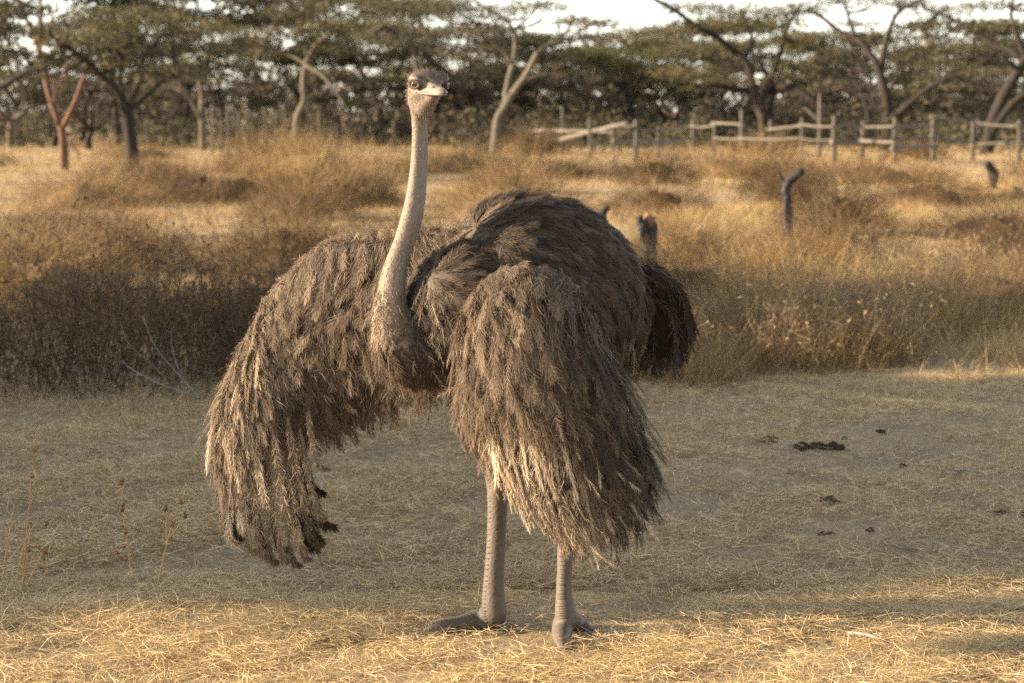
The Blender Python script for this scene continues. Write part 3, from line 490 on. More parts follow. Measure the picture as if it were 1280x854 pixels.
# trees to the left of the view; they shade the clearing
rng = np.random.default_rng(24)
def shade_tree(x, y, h, s, label):
    base = np.array([x, y, float(gz(x, y))]); L = []; pads = []; fork = base + np.array([.1, -.1, h * .4]); L.append(([base - [0, 0, .1], (base + fork) / 2 + [.1, .08, 0], fork], .22, .15))
    for k in range(9):
        a = k * .7 + rnd(-.2, .2); rr = s * (0.35 if k % 2 else .72); e = base + np.array([np.cos(a) * rr, np.sin(a) * rr, h * rnd(.86, .97)]); m = fork * .5 + e * .5 + np.array([np.cos(a), np.sin(a), -.5]) * .25
        L.append(([fork, m, e], .09, .03)); pads.append((e, s * .36, s * .36, h * .06))
    pads.append((base + [0, 0, h], s * .5, s * .5, h * .06))
    for k in range(6): a = k * 1.05 + .5; pads.append((base + [np.cos(a) * s * .62, np.sin(a) * s * .62, h * .84], s * .34, s * .34, h * .06))
    tree('shade_acacia', label, base, L, pads, M['bark_dark'], M['leaf'], size=.22, dens=2.3, tm=.5)
for (x, y, h, s, lb) in SHADE: shade_tree(x, y, h, s, lb)

# ------------------------------------------------------------------ fences
rng = np.random.default_rng(25)
def post(px, top, Y, r, parent, jit=.03):
    p1 = P(px, top, Y); x = p1[0]; b = Bag(); base = np.array([x + rnd(-jit, jit), Y, float(gz(x, Y)) - .15])
    q = spline([base, (base + p1) / 2 + rng.normal(0, .012, 3), p1], 5); r *= .85; b.tube(q, r * np.array([1.08, 1.02, 1, .96, .90]), 8, rnd(.3, .6), wob=.06); return b.build('post', M['wood'], parent, True)
def rail(a, c, r, parent, tint=.6, flat=1.0, name='rail'):
    r *= .8; b = Bag(); m = (a + c) / 2 + np.array([0, 0, rnd(-.07, .04)]); b.tube(spline([a, m, c], 6), np.linspace(r, r * .85, 6), 7, tint, flat=flat, wob=.08); return b.build(name, M['wood'], parent, True)
posts = [(653, 148, 100, .05), (671, 150, 97, .05), (703, 133, 90, .06), (737, 148, 82, .07), (766, 152, 88, .07), (795, 150, 80, .085), (823, 158, 84, .06), (866, 149, 90, .06), (893, 152, 88, .06), (927, 137, 86, .08), (963, 150, 86, .06), (1003, 147, 83, .07), (1025, 117, 80, .085), (1043, 144, 75, .09), (1079, 152, 76, .08), (1119, 147, 74, .09), (1167, 147, 78, .08), (1217, 150, 79, .07), (1274, 150, 78, .075)]
f = thing('rail_fence', (float((1043 - 640) / F_PX * 75), 75, 0), 'weathered grey post and rail fence running across the field', 'fence')
for (px, top, Yp, r) in posts: post(px, top, Yp, r, f)
pw = {p[0]: p for p in posts}
for (x0, y0, x1, y1, r, tn) in ((671, 164, 703, 164, .07, .8), (703, 164, 766, 166, .07, .75), (766, 160, 795, 158, .04, .2), (770, 177, 823, 180, .08, .7), (823, 179, 866, 173, .08, .75), (795, 161, 823, 163, .04, .5), (893, 154, 927, 156, .06, .75), (927, 158, 963, 166, .03, .4), (963, 162, 1003, 157, .055, .7), (1003, 155, 1043, 158, .05, .6), (1003, 173, 1043, 174, .04, .5), (1043, 158, 1079, 159, .06, .65), (1043, 178, 1079, 180, .09, .8), (1079, 159, 1119, 158, .05, .7), (1079, 176, 1119, 178, .07, .7), (1119, 159, 1167, 158, .055, .65), (1119, 186, 1167, 183, .10, .75), (1119, 174, 1167, 173, .05, .5), (1167, 146, 1217, 153, .06, .8), (1167, 170, 1217, 179, .06, .8), (866, 158, 893, 156, .05, .7), (893, 172, 927, 174, .05, .7), (927, 173, 1003, 172, .05, .7), (653, 163, 671, 164, .05, .7), (823, 164, 866, 160, .05, .7), (1217, 153, 1274, 158, .05, .75), (1217, 181, 1274, 179, .06, .7), (1274, 157, 1330, 154, .05, .6)):
    ya = pw[x0][2] if x0 in pw else 80; yb = pw[x1][2] if x1 in pw else 80
    rail(P(x0 - 4, y0, ya - .09), P(x1 + 4, y1, yb - .09), r, f, tn)
o = rail(P(700, 175, 86), P(783, 154, 79.5), .085, f, .7, name='loose_plank'); o['label'] = 'pale plank leaning diagonally across two rails'
f2 = thing('picket_fence', (float((298 - 640) / F_PX * 94), 94, 0), 'row of uneven grey stake posts behind the dry grass', 'fence')
for (px, top, Yp, r) in ((265, 132, 93, .055), (275, 150, 95, .05), (284, 131, 93, .06), (298, 140, 94, .06), (303, 148, 93, .05), (309, 147, 95, .05), (314, 153, 96, .04), (331, 138, 96, .07), (344, 140, 97, .05), (356, 138, 98, .05), (398, 135, 99, .05), (412, 148, 98, .04), (452, 150, 98, .04), (492, 150, 97, .05), (182, 148, 99, .05)): post(px, top, Yp, r * .8, f2)
rail(P(270, 160, 93), P(312, 164, 95), .05, f2, .7); rail(P(300, 163, 94), P(360, 160, 98), .04, f2, .5)

# ------------------------------------------------------------------ stumps, sticks, dung, weeds
def stump(label, limbs, Y, mat, name='dead_stump', sides=9):
    q0 = onground(P(limbs[0][0][0][0], limbs[0][0][0][1], Y)); t = thing(name, q0 + [0, 0, .08], label, 'stump')
    for k, (pts, r0, r1, dy) in enumerate(limbs):
        b = Bag(); q = pl(pts, Y, dy)
        if k == 0: q[0] = q0
        b.tube(spline(q, 10), r0 + (r1 - r0) * np.linspace(0, 1, 10), sides, rnd(.3, .6), wob=.24); b.build('trunk' if k == 0 else 'branch', mat, t, True)
    return t
stump('forked charred stump standing in the golden grass', [([(985, 300), (984, 265), (983, 240), (984, 228)], .06, .045, [0, 0, 0, 0]), ([(983, 240), (978, 226), (973, 212)], .035, .010, [0, .03, .06]), ([(984, 234), (990, 222), (999, 216), (1002, 213)], .05, .035, [0, -.04, -.1, -.14])], 27, M['char'])
stump('small dark broken stump half sunk in the far grass', [([(1240, 232), (1241, 222), (1236, 208), (1233, 204)], .11, .05, [0, 0, -.05, -.1])], 44, M['char'])
stump('snapped stump with orange torn wood behind the ostrich back', [([(810, 318), (811, 296), (812, 280), (810, 272)], .075, .05, [0, 0, 0, 0]), ([(806, 300), (803, 284), (799, 270)], .05, .03, [-.05, -.1, -.1])], 21, M['char'])
b = Bag(); b.tube(spline([P(812, 284, 20.97), P(811, 274, 20.95), P(808, 266, 20.96)], 6), np.array([.04, .05, .05, .045, .035, .015]), 8, .5, wob=.15); b.build('torn_wood', M['cut'], bpy.data.objects['dead_stump.002'], True)
stump('black stub poking up behind the ostrich back', [([(752, 300), (752, 275), (757, 262), (762, 259)], .06, .02, [0, 0, 0, 0])], 24, M['char'])
def dead_branch():
    o0 = np.array([-1.72, 13.55, .02]); t = thing('dead_branch', o0, 'bleached bare twigs lying at the foot of the wide dark bush', 'branch'); Y = 13.6
    for k, (pts, r) in enumerate((([(250, 500), (225, 470), (195, 435), (178, 395)], .008), ([(248, 498), (200, 480), (165, 462), (152, 450)], .009), ([(230, 478), (216, 440), (214, 410)], .006), ([(215, 486), (190, 455), (160, 430), (150, 400)], .006), ([(205, 478), (180, 470), (150, 468)], .005), ([(252, 500), (230, 492), (190, 490), (170, 486)], .006))):
        b = Bag(); q = [P(a, c, Y - .05 * k + .05 * i) for i, (a, c) in enumerate(pts)]; q = [np.array([p[0], p[1], max(p[2], .012)]) for p in q]
        b.tube(spline(q, 9), np.linspace(r * .6, r * .2, 9), 5, rnd(.1, .7)); b.build('twig', M['twig'], t, True)
dead_branch()
def clod(b, c, rx, ry, rz, n=10, m=14):
    th = np.linspace(0, np.pi, n); ph = np.linspace(0, 2 * np.pi, m, endpoint=False); Tm, Pm = np.meshgrid(th, ph, indexing='ij')
    k = 1 + .34 * np.sin(3 * Pm + rnd(0, 6)) * np.sin(2 * Tm + rnd(0, 6)) + .26 * np.sin(5 * Pm + 4 * Tm + rnd(0, 6)) + .06 * rng.standard_normal(Tm.shape) * np.sin(Tm)
    V = np.stack([rx * k * np.sin(Tm) * np.cos(Pm), ry * k * np.sin(Tm) * np.sin(Pm), rz * k * np.cos(Tm)], -1) + c; T = []
    for i in range(n - 1):
        for j in range(m): a, d = i * m + j, i * m + (j + 1) % m; T += [(a, a + m, d + m), (a, d + m, d)]
    b.add(V.reshape(-1, 3), T, rnd(.2, .7))
for (px, py, s, lb, pieces) in ((1030, 564, .027, 'dark crumbled dung heap on the grazed ground', 16), (966, 553, .028, 'small dark dung clod beside the dung heap', 2), (1056, 551, .026, 'round dung lump just behind the dung heap', 1), (1128, 580, .022, 'grey flattened clod right of the dung heap', 1), (1250, 644, .026, 'lone dark clod on the bare ground far from the dung heap', 2), (1028, 671, .024, 'dark dung flake on the ground below the dung heap', 2), (1088, 667, .022, 'grey clod near the dark dung flake', 1), (934, 758, .017, 'small black dropping at the edge of the sunlit straw', 1), (957, 774, .016, 'brown dropping lying in the sunlit straw', 1), (845, 800, .026, 'dark clod in the straw behind the nearer foot', 2), (1100, 545, .022, 'dark clod beyond the dung heap', 2), (1036, 631, .028, 'flat grey clod on the grazed ground', 1)):
    g = G(px, py); t = thing('dung_heap' if pieces > 4 else 'dung_clod', g, lb, 'dung')
    for k in range(pieces):
        b = Bag(); o = (rng.normal(0, 1.0, 3) * s * np.array([1.5 + .9 * (pieces > 4), .8, 0])) if k else np.zeros(3); z = s * (.5 + .4 * (pieces > 4 and k % 3 == 0)); sc = s * rnd(.4, 1.05)
        clod(b, g + o + [0, 0, z * .8 - .006], sc * 1.35, sc, sc * .8); b.build('lump', M['dung'], t, True)
def weed(label, stems, Y, name='dry_weed'):
    q0 = P(*stems[0][0][0], Y); q0[2] = float(gz(q0[0], q0[1])); t = thing(name, q0, label, 'weed')
    for k, (pts, heads) in enumerate(stems):
        b = Bag(); q = [P(a, c, Y + .03 * k) for a, c in pts]
        if k == 0 or pts[0][1] > 690: q[0][2] = float(gz(q[0][0], q[0][1])) - .01
        b.tube(spline(q, 12), np.linspace(.0042, .0016, 12), 5, rnd(.6, 1)); b.build('stem', M['reed'], t, True)
        sq = spline(q, 40)
        for (hx, hy) in heads:
            b = Bag(); c = P(hx, hy, Y + .03 * k); c = sq[np.argmin(((sq - c) ** 2).sum(1))] + rng.normal(0, .003, 3); clod(b, c, .0085, .0085, .0085, 6, 8); b.build('seed_head', M['seed'], t, True)
weed('tall branching dry weed rising beside the drooping wing tips', [([(196, 752), (204, 700), (216, 655), (236, 605)], [(227, 630), (220, 655)]), ([(209, 684), (208, 660), (208, 636)], [(208, 634), (212, 628)]), ([(212, 672), (222, 660), (230, 645)], [(230, 643)])], 8.55)
weed('cluster of reddish dry weeds with round seed heads', [([(26, 752), (34, 700), (40, 660), (58, 656)], [(58, 655), (48, 688)]), ([(30, 750), (44, 710), (56, 690), (60, 720)], [(56, 688), (56, 692)]), ([(18, 752), (28, 690), (38, 658)], [(38, 657)]), ([(2, 745), (8, 690), (18, 630)], []), ([(28, 750), (36, 640), (46, 535)], [(40, 593), (44, 560)])], 8.45)
weed('thin faded weed with tiny seed heads in the shaded grass', [([(163, 748), (162, 700), (154, 640), (152, 600)], [(155, 628), (154, 602), (168, 635), (154, 590), (160, 664)]), ([(160, 745), (158, 705), (156, 698)], [(156, 697)])], 8.9)
weed('short slanted weed stalk bending over the foreground straw', [([(5, 772), (30, 764), (50, 768), (60, 764)], [(48, 765), (30, 764)])], 8.2)
def lying_stick(label, a, c, r):
    A, Cc = G(*a), G(*c); t = Bag(); A[2] += r + .012; Cc[2] += r + .02; t.tube(spline([A, (A + Cc) / 2 + [0, 0, .006], Cc], 7), np.linspace(r, r * .5, 7), 6, .9); o = t.build('stick', M['twig'], None, True, loc=A); tag(o, label, 'stick')
lying_stick('pale split stick lying in the foreground shadow', (1060, 800), (1100, 810), .009)
lying_stick('short bleached stick at the back of the grazed ground', (1195, 592), (1216, 596), .008)

# ------------------------------------------------------------------ the ostrich
M['plumage'] = mat_ramp('ostrich_plumage', [(0.0, (.010, .007, .005)), (.3, (.038, .026, .018)), (.55, (.104, .073, .050)), (.8, (.245, .18, .122)), (1.0, (.50, .41, .31))], .75, .12, along=.12, spec=.22)
M['fuzz'] = mat_ramp('neck_fuzz', [(0.0, (.03, .024, .02)), (.35, (.13, .10, .078)), (.7, (.27, .215, .16)), (1.0, (.50, .44, .36))], .7, .25, spec=.3)
M['beak'] = mat_ramp('beak_horn', [(0.0, (.035, .03, .03)), (.3, (.22, .15, .11)), (.65, (.25, .185, .14)), (1.0, (.36, .28, .22))], .45, spec=.5)
M['dark'] = mat_ramp('dark_horn', [(0.0, (.006, .005, .005)), (1.0, (.03, .025, .022))], .5)
M['claw'] = mat_ramp('claw_horn', [(0.0, (.05, .04, .034)), (1.0, (.20, .16, .13))], .5, bump=.3)
M['scute'] = mat_ramp('leg_scute', [(0.0, (.05, .038, .030)), (1.0, (.10, .077, .060))], .6)
M['eye'] = mat_ramp('amber_eye', [(0.0, (.004, .003, .003)), (.36, (.004, .003, .003)), (.40, (.10, .045, .012)), (.78, (.24, .115, .035)), (.84, (.02, .012, .008)), (1.0, (.02, .013, .01))], .06, spec=.9)
def skin_material():
    m = bpy.data.materials.new('ostrich_skin'); m.use_nodes = True; n = m.node_tree.nodes; l = m.node_tree.links; bs = n['Principled BSDF']
    a = n.new('ShaderNodeAttribute'); a.attribute_name = 'col'; tc = n.new('ShaderNodeTexCoord'); nz = n.new('ShaderNodeTexNoise'); nz.inputs['Scale'].default_value = 55; nz.inputs['Detail'].default_value = 6
    l.new(tc.outputs['Object'], nz.inputs['Vector']); mr = n.new('ShaderNodeMapRange'); mr.inputs['To Min'].default_value = .78; mr.inputs['To Max'].default_value = 1.18; l.new(nz.outputs['Fac'], mr.inputs[0])
    mx = n.new('ShaderNodeVectorMath'); mx.operation = 'SCALE'; l.new(a.outputs['Color'], mx.inputs[0]); l.new(mr.outputs[0], mx.inputs['Scale']); l.new(mx.outputs[0], bs.inputs['Base Color'])
    v = n.new('ShaderNodeTexVoronoi'); v.inputs['Scale'].default_value = 120; l.new(tc.outputs['Object'], v.inputs['Vector'])
    bp = n.new('ShaderNodeBump'); bp.inputs['Strength'].default_value = .25; bp.inputs['Distance'].default_value = .004; l.new(v.outputs['Distance'], bp.inputs['Height']); l.new(bp.outputs[0], bs.inputs['Normal'])
    bs.inputs['Roughness'].default_value = .65; bs.inputs['Specular IOR Level'].default_value = .35; return m
M['skin'] = skin_material()
rng = np.random.default_rng(26)
ost = thing('ostrich', (0.10, 7.8, 0), 'grey-brown ostrich standing with both wings drooped open', 'ostrich')
PX = 1 / 390.0                              # metres for a pixel at the bird
def ellipsoid(b, c, ax, n=18, m=26):        # ax: three radius vectors
    th = np.linspace(0, np.pi, n); ph = np.linspace(0, 2 * np.pi, m, endpoint=False); Tm, Pm = np.meshgrid(th, ph, indexing='ij')
    V = c + (np.sin(Tm) * np.cos(Pm))[..., None] * ax[0] + (np.sin(Tm) * np.sin(Pm))[..., None] * ax[1] + np.cos(Tm)[..., None] * ax[2]; T = []
    for i in range(n - 1):
        for j in range(m): a, d = i * m + j, i * m + (j + 1) % m; T += [(a, a + m, d + m), (a, d + m, d)]
    b.add(V.reshape(-1, 3), T)
def tubepx(b, rows, n=24, sides=14, flat=1.0):    # rows: px, py, Y, radius in px
    q = spline([[*P(r[0], r[1], r[2]), r[3] * PX] for r in rows], n); b.tube(q[:, :3], q[:, 3], sides, flat=flat); return q
# head frame
YAW = R(26); hf = unit(np.array([math.sin(YAW), -math.cos(YAW), -.05])); hr = unit(np.array([hf[1], -hf[0], 0.0])); hu = np.cross(hr, hf); hu = hu if hu[2] > 0 else -hu
HC = P(536, 106, 7.53)
def H(f, r, u): return HC + hf * f + hr * r + hu * u
bb = Bag()
axis_b = unit(P(800, 372, 8.18) - P(575, 385, 7.60)); side_b = unit(np.cross(axis_b, np.array([0, 0, 1.0]))); up_b = np.cross(side_b, axis_b)
for (px, py, Yb, ra, rs, ru) in ((585, 390, 7.64, .20, .19, .21), (650, 362, 7.80, .27, .26, .305), (684, 363, 7.88, .265, .26, .30), (708, 370, 7.95, .25, .245, .275), (744, 386, 8.05, .17, .18, .21)):
    ellipsoid(bb, P(px, py, Yb), (axis_b * ra, side_b * rs, up_b * ru))
neck = tubepx(bb, [(528, 112, 7.57, 18), (526, 126, 7.58, 16.5), (525, 137, 7.59, 13), (523.5, 149, 7.6, 9.2), (522.5, 175, 7.605, 7.8), (521.5, 205, 7.61, 8.6), (518, 240, 7.605, 9.6), (512.5, 270, 7.59, 10.8), (504, 300, 7.575, 11.2), (497, 320, 7.56, 12), (491.5, 342, 7.55, 14.5), (488, 378, 7.535, 19), (490, 400, 7.53, 24), (497, 424, 7.54, 32.5), (525, 434, 7.58, 46), (570, 415, 7.64, 60)], 44, 18)
neck2 = tubepx(bb, [(527.5, 150, 7.615, 7), (528, 175, 7.625, 6.8), (527.5, 205, 7.63, 7.3), (524.5, 240, 7.625, 8.2), (519.5, 270, 7.61, 9.2), (510, 300, 7.59, 9.6), (502, 320, 7.575, 10), (495, 342, 7.56, 12.5), (491, 366, 7.55, 15.5)], 26, 14)
# head masses
ellipsoid(bb, H(-.022, 0, .012), (hf * .062, hr * .055, hu * .034)); ellipsoid(bb, H(-.02, 0, -.024), (hf * .048, hr * .050, hu * .036))
for s in (-1, 1): ellipsoid(bb, H(.000, s * .046, .018), (hf * .034, hr * .020, hu * .014))
bb.tube(np.array([H(.0, 0, -.002), H(.03, 0, -.006), H(.055, 0, -.014), H(.07, 0, -.020)]), np.array([.040, .031, .021, .012]), 16)
bb.tube(np.array([H(.045, 0, -.030), H(.02, 0, -.038), H(-.02, 0, -.055), H(-.045, 0, -.085)]), np.array([.014, .026, .034, .032]), 16)
# legs: thigh, shank, tarsus, toes
footL = G(619, 788); footR = G(708, 800)
legs = []
def leg(rows): legs.append(tubepx(bb, rows, 40, 14)); return legs[-1]
leg([(640, 440, 7.93, 48), (612, 500, 7.84, 44), (608, 540, 7.86, 30), (621, 590, footL[1] + .02, 18), (622, 625, footL[1] + .01, 13.5), (620, 680, footL[1], 12.5), (617, 735, footL[1], 14), (618, 768, footL[1], 17), (622, 779, footL[1], 12)])
leg([(700, 450, 7.72, 48), (672, 520, 7.64, 42), (682, 560, 7.66, 28), (704, 615, footR[1] + .05, 17), (706, 660, footR[1] + .03, 11), (706, 700, footR[1] + .02, 10), (705, 740, footR[1] + .01, 10.5), (707, 768, footR[1], 14), (709, 782, footR[1] - .01, 12)])
def toe(pts, rad, flat=.8): pts = np.array(pts); q = spline(np.hstack([pts, np.array(rad)[:, None]]), 18); bb.tube(q[:, :3], q[:, 3], 12); legs.append(q)
gl = lambda px, py, r, Yo=0: np.array([G(px, py)[0], G(px, py)[1] + Yo, G(px, py)[2] + r])
toe([P(619, 768, footL[1]), gl(600, 786, .026), gl(570, 791, .026), gl(545, 794, .022), gl(528, 795, .015)], [.042, .040, .027, .027, .014])
toe([P(621, 772, footL[1]), gl(612, 778, .02, .02), gl(596, 772, .012, .03)], [.032, .022, .011])
toe([P(706, 774, footR[1]), gl(704, 800, .036, .03), gl(702, 808, .028), gl(702, 815, .020)], [.034, .038, .029, .021])
toe([P(711, 772, footR[1]), gl(722, 792, .030), gl(733, 797, .022), gl(740, 798, .014)], [.032, .030, .023, .014])
# wing arm bones inside the plumage
tubepx(bb, [(600, 345, 7.78, 40), (520, 340, 7.86, 34), (440, 350, 7.93, 30), (360, 400, 7.98, 22), (315, 450, 8.0, 14)], 20, 12)
tubepx(bb, [(615, 350, 7.62, 40), (650, 400, 7.48, 32), (690, 450, 7.38, 26), (720, 520, 7.36, 16)], 20, 12)
raw = bb.build('body_raw', M['skin'])
mod = raw.modifiers.new('remesh', 'REMESH'); mod.mode = 'VOXEL'; mod.voxel_size = .0072; mod.use_smooth_shade = True
ms = raw.modifiers.new('smooth', 'SMOOTH'); ms.factor = .5; ms.iterations = 3
bpy.context.view_layer.update()
me = bpy.data.meshes.new_from_object(raw.evaluated_get(bpy.context.evaluated_depsgraph_get())); bpy.data.objects.remove(raw)
nv = len(me.vertices); BV = np.zeros(nv * 3, np.float32); me.vertices.foreach_get('co', BV); BV = BV.reshape(-1, 3).astype(float)
BN = np.zeros(nv * 3, np.float32); me.vertices.foreach_get('normal', BN); BN = BN.reshape(-1, 3).astype(float)
def dist_to(q):
    d = np.full(nv, 9.0)
    for p in q: d = np.minimum(d, np.linalg.norm(BV - p[:3], axis=1) - p[3])
    return d
dn = np.minimum(np.minimum(dist_to(neck[:36]), dist_to(neck2)), dist_to([[*H(-.01, 0, -.01), .075], [*H(-.03, 0, -.08), .05], [*H(.05, 0, -.02), .04]])); dl = np.full(nv, 9.0)
for q in legs: dl = np.minimum(dl, dist_to(q))
zz = BV[:, 2]; isneck = dn < .012; isleg = (dl < .012) & (zz < .62)
col = np.tile(np.array([.055, .040, .030]), (nv, 1))
nz_ = sstep(1.12, 1.40, zz)[:, None]; col[isneck] = (np.array([.19, .14, .10]) * (1 - nz_) + np.array([.165, .13, .10]) * nz_)[isneck]
col[isleg] = np.array([.092, .071, .055])
hd = unit(BV - HC); hl = (BV - HC) @ np.stack([hf, hr, hu], 1); crown = isneck & (hl[:, 2] > .016 - .35 * np.clip(hl[:, 0], -.01, .035) + .30 * np.abs(hl[:, 1])) & (np.linalg.norm(hl, axis=1) < .1); col[crown] = (.075, .056, .042)
at = me.attributes.new('col', 'FLOAT_COLOR', 'POINT'); at.data.foreach_set('color', np.hstack([col, np.ones((nv, 1))]).astype(np.float32).ravel())
me.vertices.foreach_set('co', (BV - ORG['ostrich']).astype(np.float32).ravel()); me.materials.clear(); me.materials.append(M['skin']); me.update()
body = bpy.data.objects.new('body', me); C.objects.link(body); body.parent = ost

# ---- feathers
DOWN = np.array([0, 0, -1.0])
def feathers(bag, root, D, Nn, L, Wd, nb, tint, lift=.25, settle=.15, droop=.15, bw=.0022, shape=0, bdroop=.25, curl=0.0, jit=.16, bend=.10, soft=1.0, spread=.95, k2=False):
    n = len(root); D = unit(D); Nn = unit(Nn - (Nn * D).sum(-1, keepdims=True) * D); S = np.cross(D, Nn)
    L = np.broadcast_to(L, (n,)); Wd = np.broadcast_to(Wd, (n,)); tint = np.broadcast_to(tint, (n,))
    bnd = rng.normal(0, bend, n)
    def rach(s):                           # s (m,) -> points and tangents (n,m,3)
        s = s[None, :, None]; Ln = L[:, None, None]
        c = curl * sstep(.55, 1.0, s) if np.ndim(curl) == 0 else curl[:, None, None] * sstep(.55, 1.0, s)
        p = root[:, None] + Ln * (D[:, None] * (s - .5 * c * s) + Nn[:, None] * (lift * s - settle * s * s - c * .35 * s) + S[:, None] * bnd[:, None, None] * s * s + DOWN * droop * s * s)
        return p
    s = np.linspace(.03, 1, nb); p = rach(s); t = unit(rach(np.minimum(s + .02, 1.02)) - rach(s - .02))
    Sx = unit(np.cross(t, np.broadcast_to(Nn[:, None], t.shape))); Nx = np.cross(Sx, t)
    prof = np.sin(np.pi * np.clip(.06 + .90 * s, 0, 1)) ** .55 if shape == 0 else (.35 + .65 * sstep(0, .35, s)) * (1 - .35 * s ** 5)
    al = (1 - .62 * s) * spread
    pts, wid, sid, tin = [], [], [], []
    for sg in (-1, 1):
        a = al[None] + rng.normal(0, jit, (n, nb)); l = Wd[:, None] * prof[None] * rnd(.65, 1.15, (n, nb))
        d1 = np.cos(a)[..., None] * t + sg * np.sin(a)[..., None] * Sx + rng.normal(0, jit, (n, nb, 1)) * Nx * soft; d1 = unit(d1)
        d2 = unit(d1 + .55 * t * rng.random((n, nb, 1)) + DOWN * bdroop + rng.normal(0, jit * 1.2, (n, nb, 3)))
        p0 = p + rng.normal(0, .0012, p.shape); p1 = p0 + d1 * (l * .52)[..., None]; p2 = p1 + d2 * (l * .52)[..., None]
        pts.append(np.stack([p0, p1, p2], 2).reshape(-1, 3, 3)); wid.append((bw * rnd(.6, 1.35, (n, nb)))[..., None] * np.array([1.0, .85, .2]))
        sid.append(unit(np.cross(d1, Nx) + rng.normal(0, .10, d1.shape)).reshape(-1, 3)); tin.append((tint[:, None] + rng.normal(0, .035, (n, nb))).ravel())
    if k2: pts = [q[:, ::2] for q in pts]; wid = [w[..., ::2] for w in wid]
    bag.blades(np.concatenate(pts), np.concatenate([w.reshape(-1, w.shape[-1]) for w in wid]), np.concatenate(sid), np.clip(np.concatenate(tin), 0, 1))
    sr = np.linspace(0, 1, 5); bag.blades(rach(sr), (bw * .9) * np.linspace(1.2, .4, 5)[None] * np.ones((n, 1)), unit(S), np.clip(tint + .12, 0, 1))
def hairs(bag, root, D, L, w, tint, K=3, jit=.35):
    n = len(root); D = unit(D + rng.normal(0, jit, (n, 3))); p1 = root + D * (L * .5)[:, None]; p2 = p1 + unit(D + DOWN * .3 + rng.normal(0, jit * .6, (n, 3))) * (L * .5)[:, None]
    bag.blades(np.stack([root, p1, p2], 1), w[:, None] * np.array([1, .8, .2]), unit(rng.normal(0, 1, (n, 3))), np.clip(tint, 0, 1))
tang = lambda D, Nn: unit(D - (D * Nn).sum(-1, keepdims=True) * Nn)
def pick(mask, n): k = np.flatnonzero(mask); return rng.choice(k, min(n, len(k)), replace=False)
def swirl(p, D, Nn, amp, f=7.0, seed=0.0):   # turn the feather direction in soft locks
    a = amp * (np.sin(p[:, 0] * f + seed) * np.cos(p[:, 2] * f * 1.2 - seed) + .7 * np.sin(p[:, 0] * f * 2.1 - p[:, 2] * f * 1.7 + seed * 2))[:, None]
    return np.cos(a) * D + np.sin(a) * np.cross(Nn, D)
torso = ~isneck & ~isleg & (zz > .55)
# back and flanks: overlapping contour plumes that run tailwards and down
back = Bag(); k = pick(torso & (BN[:, 2] > -.75), 4200); n = len(k)
D = axis_b + DOWN * (.25 + .85 * np.clip(1 - BN[k][:, 2:3], 0, 1.4)) + rng.normal(0, .16, (n, 3))
feathers(back, BV[k] + BN[k] * .003, swirl(BV[k], tang(D, BN[k]), BN[k], .22), BN[k], rnd(.05, .10, n), rnd(.034, .048, n), 28, np.clip(rng.normal(.31, .10, n), 0, 1), lift=.10, settle=.10, droop=.02, bw=.0024, jit=.07, bdroop=.02, spread=.72, bend=.05, k2=True)  # tint lowered so the shade above the wing sits in the plume colour
o = back.build('back_plumage', M['plumage'], ost); o['kind'] = 'stuff'
# breast fluff and the ragged belly
fl = Bag(); k = pick(torso & ((BV - P(600, 400, 7.66)) @ axis_b < .02) | (torso & (BN[:, 2] < -.3)), 1150); n = len(k)
feathers(fl, BV[k] - BN[k] * .006, tang(DOWN + .35 * axis_b + rng.normal(0, .3, (n, 3)), BN[k]), BN[k], rnd(.05, .12, n), rnd(.016, .032, n), 13, np.clip(rng.normal(.50, .10, n), 0, 1), lift=.4, settle=.2, droop=.2, bw=.0024, jit=.22, k2=True)
fl.build('breast_plumage', M['plumage'], ost)['kind'] = 'stuff'
# tail
tl = Bag()
def plume_path(bag, rows, wd, nb, tint, bw=.0024, bdroop=.5, jit=.2, ang=.9):   # one long plume along a path
    q = spline(rows, nb); t = unit(np.gradient(q, axis=0)); vw = unit(q - CAMP) * 0 + np.array([0, -1.0, .15]) + rng.normal(0, .25, 3); Sx = unit(np.cross(t, vw)); Nx = np.cross(Sx, t); s = np.linspace(0, 1, nb)
    rep = 3
    for sg in (-1, 1):
        for _ in range(rep):
            a = ang * (1 - .45 * s) + rng.normal(0, jit, nb); l = wd * (.35 + .65 * sstep(0, .25, s)) * (1 - .3 * s ** 4) * rnd(.55, 1.15, nb)
            d1 = unit(np.cos(a)[:, None] * t + sg * np.sin(a)[:, None] * Sx + rng.normal(0, .38, (nb, 1)) * Nx); d2 = unit(d1 * .6 + DOWN * bdroop + rng.normal(0, jit, (nb, 3)) + .4 * t); d3 = unit(d2 + DOWN * bdroop + rng.normal(0, jit * 1.5, (nb, 3)))
            p1 = q + d1 * (l * .4)[:, None]; p2 = p1 + d2 * (l * .36)[:, None]; p3 = p2 + d3 * (l * .3)[:, None]
            bag.blades(np.stack([q, p1, p2, p3], 1), (bw * rnd(.6, 1.3, nb))[:, None] * np.array([1, .9, .7, .2]), unit(np.cross(d1, Nx) + rng.normal(0, .3, d1.shape)), np.clip(tint + rng.normal(0, .07, nb), 0, 1))
    bag.blades(q[None, ::max(1, nb // 8)], np.full((1, len(q[::max(1, nb // 8)])), bw * 1.3), unit(Sx[:1]), np.array([min(1, tint + .15)]))
tailm = thing_tail = None
tb = Bag(); ellipsoid(tb, P(822, 395, 8.24), (np.array([.085, .03, .02]), np.array([-.03, .10, 0]), np.array([.03, .02, -.165])))
tb.a = [np.full(len(v), .08) for v in tb.V]; tail = tb.build('tail', M['plumage'], ost, True)
